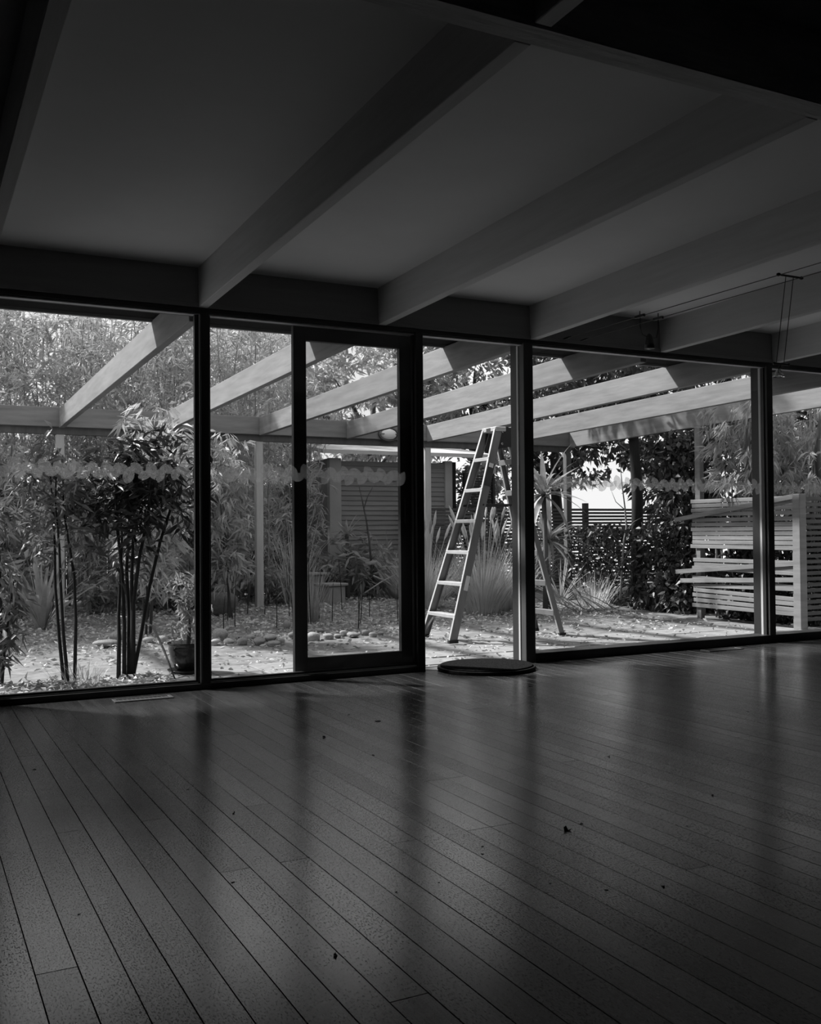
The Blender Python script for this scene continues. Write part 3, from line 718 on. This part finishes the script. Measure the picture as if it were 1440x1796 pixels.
# ivy hedge by the side fence
def hedge(name, seed, label, loc, sx, sy, h, n, mat):
    rng = np.random.default_rng(seed); root = empty(name, loc, label=label, cat='hedge')
    for k in range(5):
        x, y = rng.uniform(-sx*.6, sx*.6), rng.uniform(-sy*.7, sy*.7)
        MB().tube([(x, y, -.1), (x+.05, y, h*.5), (x-.04, y+.05, h*.95)], [.03, .022, .01], 6).build('stem', 'bark_dark', root, smooth=True)
    P = rng.uniform(-1, 1, (n, 3)); ax = rng.integers(0, 3, n); 
    for a in range(3):
        mk = (ax == a) & (rng.random(n) < .6); P[mk, a] = np.sign(P[mk, a])*rng.uniform(.8, 1, mk.sum())
    P = P*np.array([sx, sy, h/2]) + np.array([0, 0, h/2]); P += rng.normal(size=P.shape)*.05; P[:, 2] = np.maximum(P[:, 2], 0)
    D = rng.normal(size=(n, 3)); D[:, 2] -= .5
    LL = rng.uniform(.06, .12, n); WW = rng.uniform(.04, .07, n); k = clear(P, D, LL, loc)
    f = inst('foliage', leaves_mesh('foliage', P[k], D[k], LL[k], WW[k], mat, rng), root); f['kind'] = 'stuff'
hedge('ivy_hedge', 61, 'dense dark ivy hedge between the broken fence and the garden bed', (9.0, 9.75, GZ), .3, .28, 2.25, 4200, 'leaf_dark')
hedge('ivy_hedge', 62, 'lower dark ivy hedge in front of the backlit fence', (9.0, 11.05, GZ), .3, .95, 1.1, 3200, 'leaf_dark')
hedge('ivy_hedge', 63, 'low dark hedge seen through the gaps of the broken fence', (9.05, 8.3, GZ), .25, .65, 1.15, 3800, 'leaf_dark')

shrub('leafy_shrub', 64, 'dense shrub filling the gap between shed and back fence', 'shrub', (8.95, 14.6, -.1), 6, 2.2, .8, 420, 8, (.1, .17), (.04, .06), 'leaf_mid', .1, .55, down=.4)
shrub('leafy_shrub', 65, 'dense shrub right behind the low backlit fence near the shed', 'shrub', (9.0, 16.7, -.1), 6, 2.3, .8, 420, 8, (.1, .17), (.04, .06), 'leaf_mid', .1, .6, down=.4)
shrub('leafy_shrub', 67, 'low shrub behind the backlit fence past the louvre screen', 'shrub', (9.75, 14.25, -.1), 5, .9, .5, 240, 8, (.08, .14), (.035, .05), 'leaf_mid', .05, .3)
# weeping tree over the fence, canes at the right
def weeping(name, seed, label, loc, ncl, r, z0, z1, L, Wd):
    rng = np.random.default_rng(seed); root = empty(name, loc, label=label, cat='tree')
    MB().tube([(0,0,-.1),(.03,.03,1.1),(-.02,.05,2.0),(0,0,z1)], [.05,.045,.035,.01], 8).build('trunk', 'bark', root, smooth=True)
    C = []; outw = []
    for k in range(ncl):
        a = rng.uniform(0, 6.28); rr2 = r*math.sqrt(rng.uniform(.1, 1)); z = rng.uniform(z0, z1)
        C.append((math.cos(a)*rr2, math.sin(a)*rr2, z)); outw.append((math.cos(a)*.8, math.sin(a)*.8, .1))
    P, D = sprays(np.array(C), 13, rng, 1.2, .9, .03, outward=np.array(outw))
    n = len(P); LL = rng.uniform(.12, .2, n); WW = rng.uniform(.02, .032, n); k = clear(P, D, LL, loc)
    f = inst('foliage', leaves_mesh('foliage', P[k], D[k], LL[k], WW[k], 'leaf_weep', rng), root); f['kind'] = 'stuff'
weeping('weeping_tree', 71, 'weeping tree with bunches of slender drooping leaves above the broken fence', (8.95, 8.55, GZ), 120, .55, 1.5, 2.6, None, None)
weeping('weeping_tree', 72, 'small weeping tree behind the shaded fence by the corner post', (9.5, 8.0, GZ), 70, .5, 1.3, 2.5, None, None)
GR = 'bare bamboo behind the shaded fence'
pr = bamboo_proto(75, 4.2, 12, 60, 'bare upright bamboo canes rising behind the shaded slat fence', GR, 'leaf_mid', 2.2, .45, 'cane_clump')
place(pr, (10.1, 8.35, GZ), 0, 1.0)
for i, (x, y) in enumerate(((11.05, 8.55), (10.35, 9.3), (11.2, 9.35), (10.5, 10.2))): place(copy_tree(pr), (x, y, GZ), i+1, 1.0)

# spiky plants: every blade an object
def blade_mesh(L, w, curve, mat, fold=.25):
    n = 7; vs = []; fs = []
    for i in range(n):
        t = i/(n-1); ww = w*(min(1, .45+t*2.2))*(1-t**2.2)*.5 + .0006
        x = L*t*(1-.12*curve*t); z = -curve*L*.45*t*t
        vs += [(x, -ww, z+ww*fold), (x, 0, z), (x, ww, z+ww*fold)]
    for i in range(n-1): a = 3*i; fs += [(a, a+3, a+4, a+1), (a+1, a+4, a+5, a+2)]
    return MB().add(vs, fs).mesh('leaf', mat, True)
def spiky(name, label, loc, trunk, nbl, L, w, elev, mat, seed, cat='plant', curve=(.2, 1.0), group=None):
    rng = random.Random(seed); root = empty(name, loc, label=label, cat=cat, group=group)
    ms_ = [blade_mesh(L, w, curve[0]+(curve[1]-curve[0])*k/3, mat) for k in range(4)]
    if trunk > 0: MB().tube([(0,0,-.1),(.02,0,trunk*.5),(0,.01,trunk)], [.035,.03,.03], 8).build('trunk', 'bark', root, smooth=True)
    for k in range(nbl):
        e = elev[0]+(elev[1]-elev[0])*rng.random()**.8; az = k*2.4+rng.uniform(-.3,.3); sc = rng.uniform(.75, 1.1)
        inst('leaf', ms_[rng.randrange(4)], root, (.02*math.cos(az), .02*math.sin(az), trunk+rng.uniform(-.05,.05)), (0, -e, az), (sc, sc, sc))
    return root
spiky('yucca', 'spiky yucca with long arching blades on a bare trunk behind the ladder', (7.15, 10.25, GZ), 1.55, 38, .68, .078, (-1.0, 1.3), 'leaf_blade', 5)
spiky('yucca', 'shorter yucca with hanging blades below the tall spiky one', (7.62, 10.85, GZ), .95, 34, .62, .065, (-1.1, 1.2), 'leaf_blade', 6)
spiky('yucca', 'small pale rosette of blades on a stem in front of the shed corner', (5.6, 12.9, -.05), .95, 22, .42, .04, (-.4, 1.3), 'leaf_blade', 7)
spiky('flax_plant', 'upright flax with stiff blades at the foot of the shed wall', (6.35, 12.9, -.06), 0, 36, 1.05, .06, (.6, 1.5), 'leaf_blade', 8, curve=(.05, .7))
spiky('flax_plant', 'flax with arching blades next to the open door edge', (7.05, 12.6, -.1), 0, 36, .85, .05, (.3, 1.4), 'leaf_blade', 9, curve=(.2, 1.0))
spiky('flax_plant', 'flax clump at the back of the garden behind the three-stemmed shrub', (1.28, 11.0, -.06), 0, 30, .95, .055, (.6, 1.5), 'leaf_blade', 10, curve=(.1, .9))
spiky('flax_plant', 'dry sprawling flax clump on the bed before the ivy hedge', (8.15, 11.3, -.1), 0, 44, .8, .022, (.05, 1.25), 'leaf_mid', 12, curve=(.2, 1.0))
# ornamental grasses
def grass(name, label, loc, nbl, L, seed, plumes=0, w=.006, mat='leaf_grass', spread=.75):
    rng = np.random.default_rng(seed); root = empty(name, loc, label=label, cat='grass')
    mb = MB()
    for k in range(nbl):
        a = rng.uniform(0, 6.28); r = rng.uniform(0, .22); e = rng.uniform(.0, spread); l = L*rng.uniform(.4, 1.1); dr_ = rng.uniform(.1, 1.2)
        dx, dy = math.cos(a), math.sin(a); sx, sy = -dy*w/2, dx*w/2
        pts = [(dx*(r+e*l*t+dr_*.25*l*t*t), dy*(r+e*l*t+dr_*.25*l*t*t), l*(t-.28*dr_*t*t)) for t in (0, .35, .7, 1)]
        vs = []
        for i, p in enumerate(pts):
            q = (1, 1, .7, .08)[i]; vs += [(p[0]-sx*q, p[1]-sy*q, p[2]), (p[0]+sx*q, p[1]+sy*q, p[2])]
        mb.add(vs, [(0,1,3,2),(2,3,5,4),(4,5,7,6)])
    f = mb.build('blades', mat, root); f['kind'] = 'stuff'
    for k in range(plumes):
        a = rng.uniform(0, 6.28); e = rng.uniform(.1, .35); h = L*rng.uniform(.95, 1.25)
        top = (math.cos(a)*e*h, math.sin(a)*e*h, h)
        MB().tube([(0,0,0), (top[0]*.45, top[1]*.45, h*.5), top], .004, 4).build('stalk', 'dry_stalk', root)
        d = Vector((top[0]*.9, top[1]*.9, h*.6)).normalized(); t0 = Vector(top)
        MB().tube([t0-d*.02, t0+d*.05, t0+d*.12, t0+d*.19], [.006, .02, .017, .003], 6).build('plume', 'dry_stalk', root)
    return root
grass('ornamental_grass', 'tall feathery grass with seed plumes behind the stepladder', (6.45, 10.6, -.12), 900, 1.0, 3, 26)
grass('ornamental_grass', 'pale wispy grass tuft at the open doorway edge before the shed', (6.0, 11.3, -.1), 600, .9, 4, 16)
grass('ornamental_grass', 'broad clump of fine dry grass under the yucca', (7.0, 10.9, -.12), 800, .85, 6, 12)
grass('ornamental_grass', 'low dry grass tuft beneath the ivy hedge', (8.25, 10.7, -.14), 260, .55, 7, 0)
grass('ornamental_grass', 'small grass tuft at the foot of the three-stemmed shrub', (1.16, 7.5, GZ), 60, .22, 8, 0, .006)
grass('reed_clump', 'thin upright reeds standing in the pebble bed', (4.1, 10.5, -.1), 90, .85, 9, 0, .008, 'leaf_mid', .2)
grass('reed_clump', 'pale tall reeds behind the weathered pergola post', (4.55, 12.2, -.06), 70, 1.5, 10, 0, .012, 'leaf_grass', .35)
# sticks standing in the bed
rk = random.Random(17); sm = MB().tube([(0,0,-.05),(.006,0,.25),(-.004,.004,.5)], [.006,.005,.003], 5).mesh('bed_stick', 'bark_dark')
for k in range(26):
    x = rk.uniform(2.7, 5.3); y = rk.uniform(9.7, 11.4)
    o = inst('bed_stick', sm, None, (x, y, gz(x, y)), (rk.uniform(-.06,.06), rk.uniform(-.06,.06), rk.uniform(0,6)), (1, 1, rk.uniform(.6, 1.5)))
    tag(o, 'thin dark stick standing upright in the leafy pebble bed', 'stick', 'sticks in the pebble bed')
# bare sapling before the shed wall
sp = empty('bare_sapling', (6.2, 12.6, -.06), label='leafless forked sapling in front of the shed wall', cat='sapling')
so = Vector((6.2, 12.6, -.06))
MB().tube([Vector(ony(x, y, 12.6))-so for x, y in ((652,1000),(648,950),(642,910),(636,880),(628,845))], [.018,.016,.013,.011,.006], 6).build('stem', 'bark', sp, smooth=True)
MB().tube([Vector(ony(x, y, 12.6))-so for x, y in ((638,892),(645,870),(652,858),(655,850))], [.009,.008,.006,.003], 5).build('branch', 'bark', sp, smooth=True)

# tall bare sapling and dead sticks before the ivy hedge
sp = empty('bare_sapling', (8.62, 10.6, -.13), label='tall leafless sapling rising in front of the ivy hedge', cat='sapling'); so = Vector((8.62, 10.6, -.13))
MB().tube([Vector(ony(x, y, 10.6))-so for x, y in ((1088,1052),(1091,1000),(1094,950),(1099,925),(1096,890),(1091,850),(1088,815))], [.017,.016,.015,.014,.011,.009,.004], 6).build('stem', 'cane', sp, smooth=True)
for pts in (((1099,930),(1112,915),(1130,905)), ((1094,960),(1075,940),(1066,915)), ((1092,985),(1108,960),(1124,940)), ((1097,895),(1080,880),(1072,860)), ((1090,1010),(1072,990),(1055,980))):
    MB().tube([Vector(ony(x, y, 10.6))-so for x, y in pts], [.007,.005,.002], 5).build('branch', 'cane', sp, smooth=True)
rd = random.Random(31)
for k in range(14):
    x = 7.62+.85*((k*.618) % 1); y = 10.12+.62*k/13; a = 2.6+rd.uniform(-.35, .35); L = rd.uniform(.4, .8); e = rd.uniform(.35, 1.0)
    o = MB().tube([(0,0,0), (math.cos(a)*L*.5*math.cos(e), math.sin(a)*L*.5*math.cos(e), L*.5*math.sin(e)+.03), (math.cos(a)*L*math.cos(e), math.sin(a)*L*math.cos(e), L*math.sin(e))], [.008,.006,.003], 5).build('dead_stick', 'dry_stalk', None, smooth=True, loc=(x, y, gz(x, y)))
    tag(o, 'pale dead stick poking out of the earth before the ivy hedge', 'stick', 'dead sticks before the ivy hedge')
# ------------------------------------------------------------------ stones, rock, stools, pot
def stone_mesh(seed, name, mat, n=0):
    import bmesh
    rng = np.random.default_rng(seed); bm = bmesh.new(); bmesh.ops.create_icosphere(bm, subdivisions=3, radius=1)
    ph = rng.uniform(0, 6, 6)
    for v in bm.verts:
        c = v.co; k = 1 + .14*math.sin(2.1*c.x+ph[0]) + .12*math.sin(2.7*c.y+ph[1]) + .10*math.sin(3.3*c.z+ph[2]) + .05*math.sin(6*c.x+4*c.y+ph[3])
        v.co = c*k
    me = bpy.data.meshes.new(name); bm.to_mesh(me); bm.free(); me.materials.append(MATS[mat])
    for p in me.polygons: p.use_smooth = True
    return me
sms = [stone_mesh(s_, 'bed_stone', 'stone') for s_ in range(5)]
px = [(388,1112,22,24),(402,1124,18,13),(378,1126,20,10),(424,1124,20,12),(440,1117,16,11),(455,1122,26,15),(472,1116,22,14),(480,1126,26,9),(494,1122,14,12),(505,1100,14,18),(515,1112,20,14),(528,1118,15,9),(549,1114,24,14),(577,1114,20,10),(593,1113,16,8),(604,1109,12,11),(621,1111,22,11),(642,1109,16,9),(655,1112,14,8),
      (205,1118,26,20),(190,1128,40,14),(236,1126,24,12),(260,1124,20,10),(285,1122,22,12),(668,1110,10,7),(560,1107,14,8),(300,1116,18,9)]
rk = random.Random(2)
for i, (x, y, w, h) in enumerate(px):
    p = onz(x, y+h*.5, -.135); dep = (p-O0).dot(fwd); s_ = dep/F
    o = inst('bed_stone', sms[i % 5], None, (p.x, p.y, gz(p.x, p.y)+h*s_*.40), (0, 0, rk.uniform(0, 6)), (w*s_*.52, w*s_*.45, h*s_*.52))
    tag(o, 'smooth rounded stone edging the leafy garden bed', 'stone', 'stones edging the garden bed')
p = ony(383, 1050, 11.6)
tag(inst('boulder', stone_mesh(40, 'boulder', 'rock_dark'), None, (p.x, p.y, gz(p.x, p.y)+.13), (0,0,.4), (.24,.2,.17)), 'large dark rough boulder behind the pebble bed', 'boulder')
for (xx, yy, zz, w, h, lab) in ((5.12, 12.35, -.06, .34, .30, 'square block stool with flat pale slab in the bed'), (4.97, 12.84, -.05, .40, .42, 'taller block stool standing behind the square one')):
    t = empty('block_stool', (xx, yy, zz), .3, label=lab, cat='stool')
    MB().box(-w/2+.03, w/2-.03, -w/2+.03, w/2-.03, 0, h-.035).build('base', 'concrete', t, bev=.01)
    MB().box(-w/2, w/2, -w/2, w/2, h-.035, h).build('slab', 'concrete', t, bev=.008)
pot = empty('plant_pot', (1.96, 7.63, GZ+.012), label='dark glazed pot with saucer and leafy plant by the window post', cat='plant pot')
MB().lathe([(.085,0),(.10,.01),(.135,.08),(.15,.16),(.148,.19),(.158,.195),(.158,.21),(.138,.21),(.13,.18),(.02,.175)], 28).build('bowl', 'pot_glaze', pot, smooth=True, loc=(0,0,.02))
MB().lathe([(.13,0),(.15,.006),(.16,.022),(.15,.022),(.12,.018)], 28).build('saucer', 'pot_glaze', pot, smooth=True)
MB().lathe([(.005,.195),(.128,.195),(.128,.2)], 20).build('potting_soil', 'soil', pot)
rng = np.random.default_rng(3)
MB().tube([(0,0,.19),(.02,.01,.4),(.0,.02,.6)], [.018,.014,.006], 6).build('stem', 'bark', pot, smooth=True)
C = np.array([(rng.normal(0,.05), rng.normal(0,.05), rng.uniform(.25,.75)) for _ in range(60)]); P, D = sprays(C, 6, rng, .5, 1, .02)
f = inst('foliage', leaves_mesh('foliage', P, D, rng.uniform(.05,.1,len(P)), rng.uniform(.015,.026,len(P)), 'leaf_mid', rng), pot); f['kind'] = 'stuff'
# fallen branches
for i, (pa, pb, za, zb_, lab) in enumerate((((208,1082),(268,1098),.16,.10,'pale fallen branch leaning among the stems of the dark shrub'), ((268,1098),(308,1194),.1,0,'thin bare stick leaning on the paving near the pot'), ((640,1040),(700,1005),.2,.3,'pale fallen branch lying across the flax'), ((655,1010),(700,1035),.3,.16,'dead strap leaf stalk crossing the fallen branch'))):
    Yb = 7.9 if i < 2 else 11.6
    a, b_ = ony(*pa, Yb), ony(*pb, Yb if i != 1 else 7.3)
    mid = (a+b_)/2 + Vector((0, 0, .02)); oo = (a+b_)/2; oo.z = gz(oo.x, oo.y)
    o = MB().tube([a-oo, mid-oo, b_-oo], [.011, .009, .006], 6).build('fallen_branch', 'dry_stalk' if i != 1 else 'bark', None, smooth=True, loc=oo)
    tag(o, lab, 'branch')
# leaf litter
def litter(name, seed, n, x0, x1, y0, y1, label, fn=None, L=(.03, .08)):
    rng = np.random.default_rng(seed); x = rng.uniform(x0, x1, n); y = rng.uniform(y0, y1, n)
    if fn is not None: k = np.array([fn(a, b) for a, b in zip(x, y)]); kk = rng.random(n) < k; x, y = x[kk], y[kk]
    z = np.array([gz(a, b) for a, b in zip(x, y)]) + rng.uniform(.012, .03, len(x))
    D = rng.normal(size=(len(x), 3)); D[:, 2] *= .25
    me = leaves_mesh(name, np.stack([x, y, z], 1), D, rng.uniform(*L, len(x)), rng.uniform(.014, .034, len(x)), 'litter', rng, .3, .05)
    o = inst(name, me, None); tag(o, label, 'leaf litter', kind='stuff'); return o
litter('leaf_litter', 81, 16000, -1, 8.3, 8.3, 13, 'dry leaves scattered thickly over the garden bed and earth', lambda x, y: .9 if (y > 9.3 and x < 5.4) else (.7 if y > 9.6 else .22))
litter('leaf_litter', 82, 2600, -.9, 1.75, 6.2, 7.7, 'dry leaves heaped around the shrub stems outside the left window', lambda x, y: .9 if y > 7.05 or x < 1.2 else .15)
litter('leaf_litter', 83, 900, 1.7, 8.3, 6.1, 8.3, 'few dry leaves scattered on the pavers', None, (.02, .05))

# ------------------------------------------------------------------ room details
# doormat, half round, straight edge along the threshold
p0, p1 = onz(766, 1165, .02), onz(941, 1165, .02)
dm = empty('doormat', (3.52, 5.745, .0016), label='round dark fibre doormat lying across the open doorway', cat='doormat')
def oval(rx, ry, z0, z1):
    n = 40; pts = [(rx*math.cos(2*math.pi*i/n), ry*math.sin(2*math.pi*i/n)) for i in range(n)]
    vs = [(x, y, z0) for x, y in pts] + [(x, y, z1) for x, y in pts] + [(0, 0, z1)]
    return MB().add(vs, [tuple(range(n-1, -1, -1))] + [(i, (i+1) % n, (i+1) % n+n, i+n) for i in range(n)] + [(i+n, (i+1) % n+n, 2*n) for i in range(n)])
oval(.338, .325, 0, .022).build('backing', 'mat_rubber', dm, bev=.003)
oval(.320, .307, .022, .031).build('pile', 'mat_fibre', dm, bev=.003)
# floor vents
def vent(xc, yc, L, Wd, n, label):
    v = empty('floor_vent', (xc, yc, 0), label=label, cat='vent')
    for b in ((-L/2, L/2, -Wd/2, -Wd/2+.018), (-L/2, L/2, Wd/2-.018, Wd/2), (-L/2, -L/2+.02, -Wd/2+.018, Wd/2-.018), (L/2-.02, L/2, -Wd/2+.018, Wd/2-.018)):
        MB().box(b[0], b[1], b[2], b[3], 0.0005, .005).build('rim', 'metal_vent', v, bev=.001)
    MB().box(-L/2+.02, L/2-.02, -Wd/2+.018, Wd/2-.018, .0004, .0012).build('duct_shade', 'black', v)  # black sheet painting the shade down in the duct
    for k in range(n):
        x = -L/2+.02+(L-.04)*(k+.5)/n
        MB().box(x-.0025, x+.0025, -Wd/2+.018, Wd/2-.018, .0012, .0022).build('louvre', 'metal_vent', v)
vent(1.205, 5.70, .33, .105, 12, 'slotted metal floor vent near the black window post')
vent(5.65, 5.72, .36, .105, 12, 'slotted metal floor vent below the wide pane on the far side of the mat')
# cable lights
zc = 2.336; xa, xb = 4.276, 4.430
tr_ = empty('cable_track', (4.353, 4.0, zc), label='pair of taut low-voltage lighting cables under the ceiling', cat='cable'); to = Vector((4.353, 4.0, zc))
for x in (xa, xb):
    MB().tube([Vector((x, 5.80, zc))-to, Vector((x, 2.40, zc))-to], .0028, 6).build('cable', 'cable', tr_)
    MB().tube([Vector((x, 5.868, zc))-to, Vector((x, 5.80, zc))-to, Vector((x, 5.77, zc))-to], [.004, .009, .005], 8).build('turnbuckle', 'cable', tr_)
MB().tube([Vector((xa-.012, 3.86, zc))-to, Vector((xb+.012, 3.86, zc))-to], .006, 8).build('spacer', 'cable', tr_)
for x in (xa-.012, xb+.012): MB().lathe([(.002,-.01),(.011,-.006),(.011,.006),(.002,.01)], 10).build('spacer_knob', 'cable', tr_, loc=Vector((x, 3.86, zc))-to)
l1 = empty('spot_lamp', (4.353, 5.02, 2.13), label='dark conical spot lamp clipped to the cables beside the window head', cat='lamp'); lo = Vector((4.353, 5.02, 2.13))
for x in (xa, xb): MB().box(x-.009-lo.x, x+.009-lo.x, -.045, .045, zc-lo.z-.009, zc-lo.z+.009).build('clip', 'cable', l1, bev=.002)
for x in (xa, xb): MB().tube([(x-lo.x, 0, zc-lo.z-.035), (x-lo.x, 0, zc-lo.z+.035)], .003, 6).build('pin', 'cable', l1)
MB().tube([(xa-lo.x, 0, zc-lo.z), (xa-lo.x-.0, 0, .14), (-.06, 0, .09), (-.02, 0, .075)], .003, 6).build('arm', 'cable', l1)
MB().tube([(xb-lo.x, 0, zc-lo.z), (xb-lo.x, 0, .14), (.06, 0, .075), (.02, 0, .07)], .003, 6).build('arm', 'cable', l1)
MB().lathe([(.006,.10),(.014,.092),(.024,.07),(.03,.03),(.034,0),(.031,0),(.026,.03),(.018,.07),(.004,.088)], 20).build('shade', 'cable', l1, smooth=True)
MB().lathe([(.002,-.002),(.029,-.001),(.029,.004)], 18).build('lens', 'lamp_glass', l1)
l2 = empty('pendant_spot', (4.353, 3.95, 1.79), label='small glass halogen spot hanging on two long wires from the cables', cat='lamp'); lo = Vector((4.353, 3.95, 1.79))
for dx in (-.032, .026): MB().tube([(dx+.0, 3.86-lo.y, zc-lo.z), (dx-.006, -.02, .075)], .0022, 6).build('drop_wire', 'cable', l2)
MB().tube([(-.055, -.02, .07), (.055, -.02, .07)], .006, 8).build('cross_bar', 'cable', l2)
for x in (-.055, .055): MB().lathe([(.002,-.008),(.009,-.005),(.009,.005),(.002,.008)], 10).build('knob', 'cable', l2, loc=(x, -.02, .07))
MB().tube([(0, -.02, .07), (0, 0, .045), (0, 0, .04)], .004, 6).build('socket', 'cable', l2)
MB().lathe([(.008,.045),(.012,.04),(.02,.025),(.03,.008),(.034,0),(.032,0),(.028,.008),(.018,.024),(.006,.036)], 20).build('reflector', 'lamp_glass', l2, smooth=True)

# dried leaves and bits on the floor
def crumb_mesh(seed, flat):
    rng = np.random.default_rng(seed); n = 9; vs = [(0, 0, .004)]
    for j in range(n):
        a = 2*math.pi*j/n; r = rng.uniform(.55, 1.0)*(1 if flat else 1); vs.append((r*math.cos(a), r*.7*math.sin(a), rng.uniform(0, .5 if flat else 1.1)))
    fs = [(0, 1+j, 1+(j+1) % n) for j in range(n)]
    k = len(vs); vs += [(x, y, max(z-.08, 0)) for x, y, z in vs]; fs += [(k+f[0], k+f[2], k+f[1]) for f in fs]
    fs += [(1+j, k+1+j, k+1+(j+1) % n, 1+(j+1) % n) for j in range(n)]
    return MB().add(vs, fs).mesh('dried_leaf', 'dry_leaf')
cms = [crumb_mesh(s_, s_ > 0) for s_ in range(4)]
bits = [(995,1457,9,0),(588,1676,6,0),(846,1485,4,1),(846,1498,4,2),(1020,1445,5,3),(662,1265,8,1),(330,1385,4,2),(1064,1561,5,3),(965,1550,4,1),(1163,1555,4,0),(410,1427,4,0),(409,1548,5,1),(695,1565,4,2),(1068,1327,3,0),(1250,1340,3,1),(1205,1449,3,2),(568,1293,4,0),(612,1254,4,3),(770,1548,3,1),(138,1604,4,2),(60,1350,5,3),(1312,1248,4,1),(1150,1158,5,2),(655,1325,5,1),(930,1204,6,3),(1250,1396,3,0)]
for i, (x, y, r, k) in enumerate(bits):
    p = onz(x, y, 0); dep = (p-O0).dot(fwd); s_ = r*dep/F
    o = inst('dried_leaf', cms[k], None, (p.x, p.y, .0003), (0, 0, i*1.7), (s_, s_, s_*(.8 if k == 0 else .35)))
    if i == 0: tag(o, 'largest crumpled dry leaf lying alone on the floorboards', 'dried leaf')
    else: tag(o, 'tiny dark scrap of dried leaf on the floorboards', 'dried leaf', 'leaf scraps on the floor')
print('boards', nb)
